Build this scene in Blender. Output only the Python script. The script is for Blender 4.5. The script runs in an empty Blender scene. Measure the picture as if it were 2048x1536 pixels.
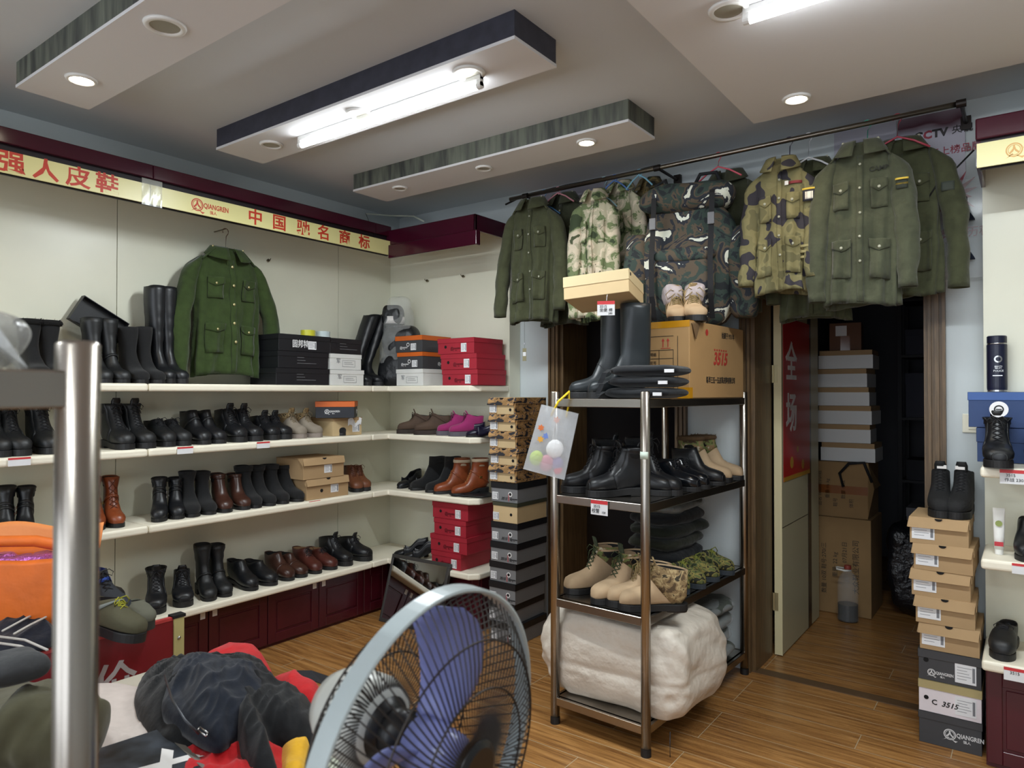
import bpy, bmesh, math, random
from math import sin, cos, pi, radians as rad, sqrt
from mathutils import Vector, Matrix, noise, Euler
SC = bpy.context.scene
COL = SC.collection
# ---------------------------------------------------------------- camera
FPX, YAW, PITCH = 1400.0, rad(36.5), math.atan(17/1400)
CAM = Vector((3.872, -3.692, 1.5))
cd = bpy.data.cameras.new('camera'); cd.sensor_width = 36; cd.lens = FPX/2048*36; cd.clip_start = .02; cd.dof.use_dof = True; cd.dof.focus_distance = 3.8; cd.dof.aperture_fstop = 6
cam = bpy.data.objects.new('camera', cd); COL.objects.link(cam)
cam.location = CAM; cam.rotation_euler = (pi/2+PITCH, 0, YAW); SC.camera = cam
# ---------------------------------------------------------------- view, world, daylight from the shop front
vs = SC.view_settings; vs.view_transform = 'Standard'; vs.look = 'None'; vs.gamma = 1; vs.use_curve_mapping = False
vs.exposure = 0.03
SC.display_settings.display_device = 'sRGB'
SC.cycles.use_denoising = True
SC.cycles.max_bounces = 8; SC.cycles.transparent_max_bounces = 24
W = bpy.data.worlds.new('world'); SC.world = W; W.use_nodes = True
W.node_tree.nodes['Background'].inputs[0].default_value = (.78, .86, 1, 1)
W.node_tree.nodes['Background'].inputs[1].default_value = 1.0
def area(name, loc, rot, sx, sy, power, col):
    l = bpy.data.lights.new(name, 'AREA'); l.shape = 'RECTANGLE'; l.size = sx; l.size_y = sy; l.energy = power; l.color = col
    o = bpy.data.objects.new(name, l); COL.objects.link(o); o.location = loc; o.rotation_euler = rot; return o
DAY = area('daylight_through_shop_front', (3.0, -6.9, 1.5), (rad(90), 0, 0), 5.0, 2.2, 75, (.86, .93, 1))
TUBE_W, SPOT_W = 30, 7
# ---------------------------------------------------------------- picture point -> world point on a plane
_R = Vector((cos(YAW), sin(YAW), 0)); _F0 = Vector((-sin(YAW), cos(YAW), 0))
_F = _F0*cos(PITCH)+Vector((0, 0, 1))*sin(PITCH); _U = _R.cross(_F)
def ray(x, y): return _F+_R*((x-1024)/FPX)-_U*((y-768)/FPX)
def at(x, y, ax, v):
    d = ray(x, y); i = 'xyz'.index(ax); return CAM+d*((v-CAM[i])/d[i])
def dep(p): return (Vector(p)-CAM).dot(_F)
def zat(p, y):            # height of picture row y above point p
    x = 1024+FPX*((Vector(p)-CAM).dot(_R))/dep(p)
    d = ray(x, y); h = Vector((p[0]-CAM.x, p[1]-CAM.y, 0)).length; return CAM.z+d.z*h/Vector((d.x, d.y, 0)).length
# ---------------------------------------------------------------- materials
def lin(c): return c/12.92 if c <= .04045 else ((c+.055)/1.055)**2.4
def hx(s):
    s = s.lstrip('#'); return tuple(lin(int(s[i:i+2], 16)/255) for i in (0, 2, 4))+(1,)
MATS = {}
def mat(name, col, rough=.6, metal=0, bump=0, bscale=60, vary=0, vscale=8, emit=0, alpha=1, trans=0, col2=None, stretch=(1, 1, 1), sheen=0, bdist=.002, spec=.5):
    if name in MATS: return MATS[name]
    m = bpy.data.materials.new(name); m.use_nodes = True; nt = m.node_tree; b = nt.nodes['Principled BSDF']; I = b.inputs
    c = hx(col) if isinstance(col, str) else col
    I['Base Color'].default_value = c; I['Roughness'].default_value = rough; I['Metallic'].default_value = metal
    I['Specular IOR Level'].default_value = spec
    if alpha < 1: I['Alpha'].default_value = alpha
    if trans: I['Transmission Weight'].default_value = trans
    if sheen: I['Sheen Weight'].default_value = sheen
    if emit: I['Emission Color'].default_value = c; I['Emission Strength'].default_value = emit
    if bump or vary or col2:
        tc = nt.nodes.new('ShaderNodeTexCoord'); mp = nt.nodes.new('ShaderNodeMapping'); mp.inputs['Scale'].default_value = stretch
        nt.links.new(tc.outputs['Object'], mp.inputs[0])
        if vary or col2:
            n = nt.nodes.new('ShaderNodeTexNoise'); n.inputs['Scale'].default_value = vscale; n.inputs['Detail'].default_value = 5
            nt.links.new(mp.outputs[0], n.inputs['Vector'])
            r = nt.nodes.new('ShaderNodeValToRGB'); e = r.color_ramp.elements
            e[0].position = .35; e[1].position = .65
            if col2: c2 = hx(col2); e[0].color = c; e[1].color = c2
            else:
                e[0].color = tuple(x*(1-vary) for x in c[:3])+(1,); e[1].color = tuple(min(1, x*(1+vary)) for x in c[:3])+(1,)
            nt.links.new(n.outputs['Fac'], r.inputs[0]); nt.links.new(r.outputs[0], I['Base Color'])
        if bump:
            n2 = nt.nodes.new('ShaderNodeTexNoise'); n2.inputs['Scale'].default_value = bscale; n2.inputs['Detail'].default_value = 4
            nt.links.new(mp.outputs[0], n2.inputs['Vector'])
            bp = nt.nodes.new('ShaderNodeBump'); bp.inputs['Strength'].default_value = bump; bp.inputs['Distance'].default_value = bdist
            nt.links.new(n2.outputs['Fac'], bp.inputs['Height']); nt.links.new(bp.outputs[0], I['Normal'])
    MATS[name] = m; return m
def camo(name, cols, scale=9, rough=.85, edges=(.42, .5, .58), detail=2.5, stretch=(1, 1, 1), distort=.6, bump=.4):
    if name in MATS: return MATS[name]
    m = bpy.data.materials.new(name); m.use_nodes = True; nt = m.node_tree; b = nt.nodes['Principled BSDF']; b.inputs['Roughness'].default_value = rough
    tc = nt.nodes.new('ShaderNodeTexCoord'); mp = nt.nodes.new('ShaderNodeMapping'); mp.inputs['Scale'].default_value = stretch
    nt.links.new(tc.outputs['Object'], mp.inputs[0])
    n = nt.nodes.new('ShaderNodeTexNoise'); n.inputs['Scale'].default_value = scale; n.inputs['Detail'].default_value = detail; n.inputs['Distortion'].default_value = distort
    nt.links.new(mp.outputs[0], n.inputs['Vector'])
    r = nt.nodes.new('ShaderNodeValToRGB'); r.color_ramp.interpolation = 'CONSTANT'; e = r.color_ramp.elements
    e[0].color = hx(cols[0]); e[0].position = 0; e[1].position = edges[0]; e[1].color = hx(cols[1])
    for p, c in zip(edges[1:], cols[2:]):
        q = e.new(p); q.color = hx(c)
    nt.links.new(n.outputs['Fac'], r.inputs[0]); nt.links.new(r.outputs[0], b.inputs['Base Color'])
    if bump:
        n2 = nt.nodes.new('ShaderNodeTexNoise'); n2.inputs['Scale'].default_value = 14
        bp = nt.nodes.new('ShaderNodeBump'); bp.inputs['Strength'].default_value = bump; bp.inputs['Distance'].default_value = .01
        nt.links.new(tc.outputs['Object'], n2.inputs['Vector']); nt.links.new(n2.outputs['Fac'], bp.inputs['Height']); nt.links.new(bp.outputs[0], b.inputs['Normal'])
    MATS[name] = m; return m
def cloth(name, col, **k):
    d = dict(rough=.9, bump=.9, bscale=9, bdist=.018, vary=.12, vscale=25, sheen=.15, spec=.25); d.update(k); return mat(name, col, **d)
# ---------------------------------------------------------------- object helpers
def tag(o, label=None, cat=None, group=None, kind=None):
    if label: o['label'] = label
    if cat: o['category'] = cat
    if group: o['group'] = group
    if kind: o['kind'] = kind
    return o
def thing(name, label, cat, loc=(0, 0, 0), rz=0, group=None):
    o = bpy.data.objects.new(name, None); COL.objects.link(o); o.empty_display_size = .05
    o.location = loc; o.rotation_euler = (0, 0, rz) if not isinstance(rz, tuple) else rz
    return tag(o, label, cat, group)
class MB:
    def __init__(s): s.v = []; s.f = []; s.m = []; s.mi = 0
    def add(s, vs_, fs, mi=None):
        k = len(s.v); s.v += [tuple(p) for p in vs_]; s.f += [tuple(i+k for i in f) for f in fs]; s.m += [s.mi if mi is None else mi]*len(fs); return s
    def box(s, x0, x1, y0, y1, z0, z1, mi=None, M=None):
        p = [(x, y, z) for x in (x0, x1) for y in (y0, y1) for z in (z0, z1)]
        if M: p = [M @ Vector(q) for q in p]
        return s.add(p, [(0, 1, 3, 2), (4, 6, 7, 5), (0, 4, 5, 1), (2, 3, 7, 6), (0, 2, 6, 4), (1, 5, 7, 3)], mi)
    def quad(s, a, b, c, d, mi=None): return s.add([a, b, c, d], [(0, 1, 2, 3)], mi)
    def loft(s, rings, cap0=True, cap1=True, closed=True, mi=None):
        n = len(rings[0]); vs_ = [p for r in rings for p in r]; fs = []
        for i in range(len(rings)-1):
            for j in range(n if closed else n-1):
                a = i*n+j; b = i*n+(j+1) % n; fs.append((a, b, b+n, a+n))
        if cap0: fs.append(tuple(range(n))[::-1])
        if cap1: fs.append(tuple((len(rings)-1)*n+j for j in range(n)))
        return s.add(vs_, fs, mi)
    def tube(s, path, r, n=8, mi=None, caps=True):
        path = [Vector(p) for p in path]; rings = []
        up = Vector((0, 0, 1))
        for i, p in enumerate(path):
            t = (path[min(i+1, len(path)-1)]-path[max(i-1, 0)])
            t = t.normalized() if t.length > 1e-9 else Vector((0, 0, 1))
            a = t.cross(up)
            if a.length < .15: a = t.cross(Vector((1, 0, 0)))
            a.normalize(); b = t.cross(a); rr = r[i] if isinstance(r, (list, tuple)) else r
            rings.append([p+a*rr*cos(2*pi*j/n)+b*rr*sin(2*pi*j/n) for j in range(n)])
        return s.loft(rings, caps, caps, mi=mi)
    def lathe(s, prof, n=24, c=(0, 0, 0), mi=None, caps=True):
        rings = [[(c[0]+r*cos(2*pi*j/n), c[1]+r*sin(2*pi*j/n), c[2]+z) for j in range(n)] for r, z in prof]
        return s.loft(rings, caps, caps, mi=mi)
    def grid(s, fn, nu, nv, mi=None):
        vs_ = [fn(i/nu, j/nv) for j in range(nv+1) for i in range(nu+1)]
        fs = [(j*(nu+1)+i, j*(nu+1)+i+1, (j+1)*(nu+1)+i+1, (j+1)*(nu+1)+i) for j in range(nv) for i in range(nu)]
        return s.add(vs_, fs, mi)
    def sphere(s, c, r, n=10, mi=None, sx=1, sy=1, sz=1):
        return s.loft([[(c[0]+sx*r*sin(a)*cos(2*pi*j/n), c[1]+sy*r*sin(a)*sin(2*pi*j/n), c[2]+sz*r*cos(a)) for j in range(n)] for a in [pi*(k+.02)/(n//2)*.999 if k == 0 else pi*k/(n//2)*(1 if k < n//2 else .995) for k in range(n//2+1)]], mi=mi)
    def build(s, name, mats, parent=None, smooth=False, bevel=0, seg=2, solid=0, sub=0, fix=True):
        me = bpy.data.meshes.new(name); me.from_pydata(s.v, [], s.f)
        if not isinstance(mats, (list, tuple)): mats = [mats]
        for m in mats: me.materials.append(m)
        for p, mi in zip(me.polygons, s.m): p.material_index = min(mi, len(mats)-1)
        if fix or bevel:
            bm = bmesh.new(); bm.from_mesh(me)
            if fix: bmesh.ops.recalc_face_normals(bm, faces=bm.faces)
            if bevel: bmesh.ops.bevel(bm, geom=[e for e in bm.edges if len(e.link_faces) == 2 and e.calc_face_angle(0) > .5], offset=bevel, segments=seg, affect='EDGES', profile=.5, clamp_overlap=True)
            bm.to_mesh(me); bm.free()
        if smooth: me.shade_smooth()
        o = bpy.data.objects.new(name, me); COL.objects.link(o)
        if parent: o.parent = parent
        if solid: q = o.modifiers.new('s', 'SOLIDIFY'); q.thickness = solid; q.offset = 0
        if sub: q = o.modifiers.new('d', 'SUBSURF'); q.levels = sub; q.render_levels = sub
        return o
def text(s, size, m, parent, loc, rz=0, name='lettering', align='CENTER', bold=0, ext=.0004, sx=1, rot=None, shear=0):
    c = bpy.data.curves.new('t', 'FONT'); c.body = s; c.size = size; c.align_x = align; c.align_y = 'CENTER'; c.extrude = ext; c.offset = bold*size; c.resolution_u = 2; c.shear = shear
    o = bpy.data.objects.new('t', c); COL.objects.link(o)
    me = bpy.data.meshes.new_from_object(o); bpy.data.objects.remove(o); bpy.data.curves.remove(c)
    me.materials.clear(); me.materials.append(m)
    o = bpy.data.objects.new(name, me); COL.objects.link(o); o.parent = parent
    o.location = loc; o.rotation_euler = rot or (pi/2, 0, rz); o.scale = (sx, 1, 1); return o
def logo(parent, s, m, loc, rz=0, m2=None, both=True):
    """round emblem with tails, latin name and two small characters; s = emblem diameter"""
    b = MB(); n = 28
    def P(x, z): return (x*s, 0, z*s)
    for r0, r1 in ((.5, .42), (.37, .33)):
        for j in range(n):
            a0 = 2*pi*j/n; a1 = 2*pi*(j+1)/n
            b.quad(P(r0*cos(a0), r0*sin(a0)), P(r0*cos(a1), r0*sin(a1)), P(r1*cos(a1), r1*sin(a1)), P(r1*cos(a0), r1*sin(a0)))
    b.quad(P(-.5, -.55), P(-.62, -.62), P(-.05, -.3), P(-.1, -.22)); b.quad(P(.05, -.35), P(.45, -.65), P(.62, -.5), P(.4, -.5))
    o = b.build('emblem', m, parent, solid=.0005, fix=False); o.location = loc; o.rotation_euler = (0, 0, rz)
    d = Vector((cos(rz), sin(rz), 0))
    text('人', .62*s, m, parent, Vector(loc), rz, 'emblem_character', bold=.04)
    text('QIANGREN', .56*s, m2 or m, parent, Vector(loc)+d*s*1.6+Vector((0, 0, .04*s)), rz, 'brand_lettering', bold=.02, sx=.75)
    if both: text('强人', .3*s, m2 or m, parent, Vector(loc)+d*s*1.35+Vector((0, 0, -.42*s)), rz, 'brand_characters', bold=.01)
def nz(p, s=1.0, seed=0.0): return noise.noise(Vector((p[0]*s+seed, p[1]*s+seed*1.7, p[2]*s-seed)))
# ================================================================ SETTING
m_wall = mat('wall_paint', '#c2c9cb', .85, bump=.15, bscale=30, vary=.03, vscale=2)
m_ceil = mat('ceiling_paint', '#cdd2d8', .9, vary=.02, vscale=2)
m_cream = mat('cream_laminate', '#e0dfcc', .33, vary=.025, vscale=2.5, bump=.05, bscale=3, bdist=.01)
m_shelf = mat('cream_shelf', '#efe9d6', .42, vary=.03, vscale=6)
m_burg = mat('burgundy_lacquer', '#3d0a1e', .16, vary=.1, vscale=3)
m_burgc = mat('burgundy_cabinet', '#45101a', .3, vary=.12, vscale=4)
m_dark = mat('near_black', '#0b0b0d', .7)
m_dgap = mat('dark_recess', '#1b0f16', .6)
def floor_mat():
    m = bpy.data.materials.new('wood_plank_tile'); m.use_nodes = True; nt = m.node_tree; b = nt.nodes['Principled BSDF']
    N = nt.nodes.new; L = nt.links.new
    tc = N('ShaderNodeTexCoord'); br = N('ShaderNodeTexBrick'); br.offset = .37; br.offset_frequency = 3
    br.inputs['Scale'].default_value = 1; br.inputs['Brick Width'].default_value = .9; br.inputs['Row Height'].default_value = .15
    br.inputs['Mortar Size'].default_value = .0016; br.inputs['Mortar Smooth'].default_value = .3; br.inputs['Bias'].default_value = 0
    br.inputs['Color1'].default_value = (.0, .0, .0, 1); br.inputs['Color2'].default_value = (1, 1, 1, 1); br.inputs['Mortar'].default_value = (.5, .5, .5, 1)
    L(tc.outputs['Object'], br.inputs['Vector'])
    mp = N('ShaderNodeMapping'); mp.inputs['Scale'].default_value = (1.3, 22, 1); L(tc.outputs['Object'], mp.inputs[0])
    ad = N('ShaderNodeVectorMath'); ad.operation = 'ADD'; L(mp.outputs[0], ad.inputs[0]); sc = N('ShaderNodeVectorMath'); sc.operation = 'SCALE'; sc.inputs['Scale'].default_value = 7
    L(br.outputs['Color'], sc.inputs[0]); L(sc.outputs[0], ad.inputs[1])
    n = N('ShaderNodeTexNoise'); n.inputs['Scale'].default_value = 2.2; n.inputs['Detail'].default_value = 8; n.inputs['Roughness'].default_value = .65; n.inputs['Distortion'].default_value = .4
    L(ad.outputs[0], n.inputs['Vector'])
    r = N('ShaderNodeValToRGB'); e = r.color_ramp.elements
    e[0].position = .3; e[0].color = hx('#6b4526'); e[1].position = .72; e[1].color = hx('#b98b56')
    q = e.new(.45); q.color = hx('#8f6437'); q = e.new(.56); q.color = hx('#a67844')
    L(n.outputs['Fac'], r.inputs[0])
    mx = N('ShaderNodeMix'); mx.data_type = 'RGBA'; mx.inputs[7].default_value = hx('#b9ac90'); L(br.outputs['Fac'], mx.inputs[0]); L(r.outputs[0], mx.inputs[6])
    L(mx.outputs[2], b.inputs['Base Color']); b.inputs['Roughness'].default_value = .28
    bp = N('ShaderNodeBump'); bp.inputs['Strength'].default_value = .25; bp.inputs['Distance'].default_value = .002; L(n.outputs['Fac'], bp.inputs['Height']); L(bp.outputs[0], b.inputs['Normal'])
    return m
DW = .12                                   # plane of the doorway wall
CZ = 2.84                                  # ceiling
m = MB().box(-.1, 6.6, -7.0, 3.6, -.06, 0); tag(m.build('floor', floor_mat()), kind='structure')
tag(MB().box(-.1, 6.6, -7.0, DW+.3, CZ, CZ+.08).build('ceiling', m_ceil), kind='structure')
tag(MB().box(-.13, -.03, -7.0, DW+.3, 0, CZ).build('wall_left', m_wall), kind='structure')
tag(MB().box(6.5, 6.6, -7.0, 3.6, 0, CZ).build('wall_right', m_wall), kind='structure')
w = MB(); T1 = .3
w.box(-.13, 1.44, DW, DW+T1, 0, CZ); w.box(2.24, 2.66, DW, DW+T1, 0, CZ); w.box(3.50, 6.6, DW, DW+T1, 0, CZ)
w.box(1.44, 2.24, DW, DW+T1, 2.05, CZ); w.box(2.66, 3.50, DW, DW+T1, 2.05, CZ)
tag(w.build('wall_back', m_wall), kind='structure')
# shop front behind the camera: low wall and an open glazed front
w = MB(); w.box(-.1, 6.6, -7.1, -7.0, 0, .35); w.box(-.1, .5, -7.1, -7.0, .35, CZ); w.box(5.6, 6.6, -7.1, -7.0, .35, CZ); w.box(.5, 5.6, -7.1, -7.0, 2.6, CZ)
tag(w.build('wall_front', m_wall), kind='structure')
g = MB().box(.5, 5.6, -7.06, -7.05, .35, 2.6).build('window_1', mat('shop_glass', '#ffffff', .0, trans=1, spec=.5)); tag(g, kind='structure')
# storage room shell
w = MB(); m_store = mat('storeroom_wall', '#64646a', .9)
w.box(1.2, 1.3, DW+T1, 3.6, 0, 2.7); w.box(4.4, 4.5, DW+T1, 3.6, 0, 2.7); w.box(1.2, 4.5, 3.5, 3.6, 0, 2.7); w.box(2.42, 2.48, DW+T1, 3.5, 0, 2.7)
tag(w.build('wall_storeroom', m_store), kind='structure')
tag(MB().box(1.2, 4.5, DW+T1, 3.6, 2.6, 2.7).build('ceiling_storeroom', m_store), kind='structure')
# door casings, brown moulded
m_case = mat('brown_wood_casing', '#5f4a30', .42, vary=.3, vscale=18, stretch=(6, 6, .35))
def casing(name, x0, x1, z1, lw, rw):
    b = MB()
    def leg(xa, xb):
        w_ = xb-xa
        for k, (u0, u1, d) in enumerate(((0, .18, .032), (.18, .36, .018), (.36, .62, .028), (.62, .8, .016), (.8, 1, .034))):
            b.box(xa+w_*u0, xa+w_*u1, DW-d, DW, 0, z1)
    leg(x0-lw, x0); leg(x1, x1+rw)
    b.box(x0-lw, x1+rw, DW-.034, DW, z1, z1+.09)
    b.box(x0-.002, x0+.02, DW, DW+T1, 0, z1); b.box(x1-.02, x1+.002, DW, DW+T1, 0, z1); b.box(x0, x1, DW, DW+T1, z1-.02, z1+.001)
    return tag(b.build(name, m_case), kind='structure')
casing('trim_1', 1.44, 2.24, 2.04, .075, .06)
casing('trim_2', 2.66, 3.49, 2.04, .055, .07)
tag(MB().box(2.66, 3.50, DW-.01, DW+.06, 0, .004).build('trim_3', mat('threshold', '#5b4630', .5)), kind='structure')
# dropped ceiling panels with printed side bands
m_pan = mat('panel_paint', '#dddde0', .85)
def band_mat():
    m = bpy.data.materials.new('printed_side_band'); m.use_nodes = True; nt = m.node_tree; b = nt.nodes['Principled BSDF']; N = nt.nodes.new; L = nt.links.new
    tc = N('ShaderNodeTexCoord'); mp = N('ShaderNodeMapping'); mp.inputs['Scale'].default_value = (1, 1, .12); L(tc.outputs['Object'], mp.inputs[0])
    n = N('ShaderNodeTexNoise'); n.inputs['Scale'].default_value = 26; n.inputs['Detail'].default_value = 3; L(mp.outputs[0], n.inputs['Vector'])
    r = N('ShaderNodeValToRGB'); e = r.color_ramp.elements; e[0].position = .35; e[0].color = hx('#3a3d3c'); e[1].position = .7; e[1].color = hx('#6f7468'); L(n.outputs['Fac'], r.inputs[0]); L(r.outputs[0], b.inputs['Base Color'])
    b.inputs['Roughness'].default_value = .6; return m
m_band = band_mat(); m_band2 = mat('dark_blue_side_band', '#3a3c4a', .55, vary=.15, vscale=20)
BZ = 2.735
def slab(name, x0, x1, y0, y1, mb):
    b = MB(); b.box(x0, x1, y0, y1, BZ, BZ+.012, mi=0); b.box(x0+.002, x1-.002, y0+.002, y1-.002, BZ+.012, CZ, mi=1)
    return tag(b.build(name, [m_pan, mb]), kind='structure')
slab('trim_4', .575, 2.44, -2.62, -2.345, m_band)
slab('trim_5', .55, 2.435, -1.735, -1.465, m_band2)
slab('trim_6', .535, 2.41, -.825, -.545, m_band)
slab('trim_7', 2.86, 5.9, -6.0, -.457, m_pan)
# light switch
t = thing('light_switch', 'cream wall switch half hidden beside the blue box stack', 'light switch', (3.665, DW, 1.36))
MB().box(-.043, .043, -.009, 0, -.043, .043).build('switch_plate', mat('switch_plastic', '#e6e2cf', .4), t, bevel=.003)
MB().box(-.02, .02, -.014, -.009, -.028, .028).build('rocker', MATS['switch_plastic'], t, bevel=.002)
# ---------------------------------------------------------------- lamps
m_tube = mat('lit_tube', (1, 1, 1, 1), .4, emit=26); MATS['lit_tube'].node_tree.nodes['Principled BSDF'].inputs['Emission Color'].default_value = (.93, .98, 1, 1)
m_fix = mat('lamp_white_metal', '#e8e8e6', .4)
m_off = mat('unlit_lamp_glass', '#9d9a8c', .35)
m_warm = mat('lit_downlight', (1, .86, .66, 1), .4, emit=40)
def tube_lamp(x0, x1, y, label, up=True):
    t = thing('tube_light', label, 'tube light', ((x0+x1)/2, y, BZ)); L_ = (x1-x0)/2
    MB().box(-L_, L_, -.012, .012, -.022, 0).build('fixture_batten', m_fix, t, bevel=.003)
    for s_ in (-1, 1):
        b = MB(); b.tube([(s_*L_, 0, -.042), (s_*(L_-.02), 0, -.042)], .014, 12); b.box(min(s_*L_, s_*(L_-.02)), max(s_*L_, s_*(L_-.02)), -.01, .01, -.045, 0); b.build('lamp_holder', m_fix, t)
    MB().tube([(-L_+.02, 0, -.042), (L_-.02, 0, -.042)], .013, 14).build('glass_tube', m_tube, t, smooth=True)
    l = area('tube_light_glow', (0, 0, -.07), (0, 0, 0), L_*2-.05, .03, TUBE_W, (.9, .97, 1)); l.parent = t
    return t
p = at(597, 293, 'z', 2.69); q = at(965, 172, 'z', 2.69)
tube_lamp(p.x, q.x, (p.y+q.y)/2, 'lit fluorescent tube under the long ceiling panel with dark sides')
p = at(1487, 45, 'z', 2.69)
tube_lamp(p.x, p.x+1.2, p.y, 'lit fluorescent tube under the wide ceiling panel at the right')
tube_lamp(1.0, 2.2, -4.4, 'added fluorescent fill tube, unseen behind the camera on the left'); tube_lamp(3.6, 4.8, -4.9, 'added fluorescent fill tube, unseen behind the camera on the right')  # unseen tubes added behind the camera as extra room light
for k in (2, 3): pass
def downlight(px, py, lit, label, r=.055):
    c = at(px, py, 'z', BZ-.004); t = thing('downlight', label, 'downlight', (c.x, c.y, BZ), 0, 'round downlights in the ceiling panels')
    MB().lathe([(r*.72, -.002), (r*.78, -.010), (r, -.008), (r*1.05, 0), (r*.72, 0)], 28, caps=False).build('trim_ring', m_fix, t, smooth=True)
    MB().lathe([(.001, -.004), (r*.74, -.004), (r*.74, 0), (.001, 0)], 24, caps=False).build('lens', m_warm if lit else m_off, t, smooth=False)
    if lit:
        l = bpy.data.lights.new('downlight_glow', 'SPOT'); l.energy = SPOT_W; l.color = (1, .8, .55); l.spot_size = rad(120); l.spot_blend = .8; l.shadow_soft_size = .05
        o = bpy.data.objects.new('downlight_glow', l); COL.objects.link(o); o.parent = t; o.location = (0, 0, -.03)
downlight(330, 53, 0, 'unlit round downlight beside the lit one, on the ceiling panel at top left', .065)
downlight(163, 160, 1, 'lit warm downlight near the tip of the top left ceiling panel')
downlight(543, 290, 0, 'unlit downlight at the left end of the tube light')
downlight(718, 227, 0, 'unlit downlight behind the middle of the tube light')
downlight(938, 147, 0, 'unlit downlight at the right end of the tube light', .062)
downlight(800, 377, 0, 'unlit downlight at the left tip of the smallest ceiling panel', .045)
downlight(968, 337, 0, 'unlit downlight in the middle of the smallest ceiling panel', .045)
downlight(1173, 285, 1, 'lit warm downlight on the smallest ceiling panel', .048)
downlight(1457, 22, 0, 'unlit downlight beside the tube light on the wide right ceiling panel', .062)
downlight(1593, 198, 1, 'lit warm downlight near the corner of the wide right ceiling panel')
# ---------------------------------------------------------------- display units on the left wall
ZS = (1.505, 1.18, .80, .335)              # undersides of the four shelves
m_white = mat('white_sticker', '#dcd9d6', .6)
def shelf_board(t, x0, x1, y0, y1, z, edge='x'):
    return MB().box(x0, x1, y0, y1, z, z+.04).build('shelf', m_shelf, t, bevel=.012, seg=3)
def cab_door(t, along, w_, h, mk, sticker=None):
    """door panel in local u (0..w), z; mk maps (u, d, z) to local xyz"""
    b = MB()
    def bx(u0, u1, d0, d1, z0, z1):
        p = [mk(u, d, z) for u in (u0, u1) for d in (d0, d1) for z in (z0, z1)]
        b.add(p, [(0, 1, 3, 2), (4, 6, 7, 5), (0, 4, 5, 1), (2, 3, 7, 6), (0, 2, 6, 4), (1, 5, 7, 3)])
    bx(.003, w_-.003, 0, .012, .02, h)
    fr = .055
    bx(.003, fr, .012, .02, .02, h); bx(w_-fr, w_-.003, .012, .02, .02, h); bx(fr, w_-fr, .012, .02, .02, .02+fr); bx(fr, w_-fr, .012, .02, h-fr, h)
    bx(fr+.012, w_-fr-.012, .012, .017, .02+fr+.012, h-fr-.012)
    d = b.build('door', m_burgc, t, bevel=.002, seg=1)
    if sticker is not None:
        b = MB(); p = [mk(u, .0212, z) for u, z in ((sticker-.014, h-.045), (sticker+.014, h-.045), (sticker+.014, h-.012), (sticker-.014, h-.012))]
        b.quad(*p); b.build('paper_sticker', m_white, d, solid=.0006)
    return d
def unit_left(y0, y1, label, n):
    t = thing('display_shelving', label, 'shelving', (0, y0, 0), 0, 'cream display shelving with burgundy base'); L_ = y1-y0
    MB().box(-.028, 0, .002, L_-.002, .33, 2.62).build('back_panel', m_cream, t)
    for z in ZS: shelf_board(t, 0, .35 if z > 1 else .36, .001, L_-.001, z)
    MB().box(-.02, .25, .001, L_-.001, 0, .335).build('base_cabinet', m_burgc, t)
    dw = L_/n
    for k in range(n):
        cab_door(t, 'y', dw, .32, (lambda k: lambda u, d, z: (.25+d, k*dw+u, z))(k), sticker=(dw-.035) if k % 2 == 0 else .035)
    b = MB(); b.box(.355, .38, 0, L_, 2.56, 2.63)
    b.build('canopy_fascia', m_burg, t, bevel=.004)
    MB().box(.338, .354, .002, L_-.002, 2.432, 2.61).build('canopy_valance', m_dgap, t)
    MB().box(-.028, .354, .002, L_-.002, 2.612, 2.628).build('canopy_top', m_cream, t)
    return t
unit_left(-3.44, -1.967, 'cream wall shelving bay behind the steel post at far left', 4)
unit_left(-1.967, -.495, 'cream wall shelving bay behind the hanging green jacket', 4)
# corner unit, L shaped
t = thing('corner_shelving', 'L-shaped cream corner shelving between the left wall and the camouflage box stack', 'shelving', (0, 0, 0))
MB().box(-.028, 0, -.493, DW, .33, 2.62).build('back_panel', m_cream, t)
MB().box(0, 1.12, 0, DW-.002, .33, 2.585).build('back_panel', m_cream, t)
for z in ZS:
    b = MB(); e = .35 if z > 1 else .36; X1 = 1.12
    pts = [(0, -.493), (e, -.493), (e, -e), (X1-.05, -e), (X1, -e+.05), (X1, 0), (0, 0)]
    b.loft([[(x, y, z) for x, y in pts], [(x, y, z+.04) for x, y in pts]]); b.build('shelf', m_shelf, t, bevel=.01, seg=3)
b = MB(); b.box(-.02, .25, -.493, -.02, 0, .335); b.box(-.02, 1.09, -.25, 0, 0, .335); b.build('base_cabinet', m_burgc, t)
cab_door(t, 'y', .22, .32, lambda u, d, z: (.25+d, -.493+u, z))
for k in range(2): cab_door(t, 'x', .39, .32, (lambda k: lambda u, d, z: (.3+k*.39+u, -.25-d, z))(k))
b = MB(); b.box(.355, .38, -.495, -.355, 2.56, 2.63); b.box(.355, 1.14, -.38, -.36, 2.50, 2.60); b.box(1.125, 1.14, -.38, DW, 2.50, 2.60); b.build('canopy_fascia', m_burg, t, bevel=.004)
b = MB(); b.box(.338, .354, -.494, -.36, 2.432, 2.61); b.build('canopy_valance', m_dgap, t)
b = MB(); b.box(.396, 1.165, -.40, -.384, 2.405, 2.495); b.box(1.15, 1.165, -.384, -.36, 2.405, 2.495); b.build('canopy_lower_beam', m_burg, t, bevel=.004)
b = MB(); b.box(-.028, 1.123, -.358, DW, 2.586, 2.599); b.box(-.028, .354, -.49, -.36, 2.612, 2.628); b.build('canopy_top', m_cream, t)
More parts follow.
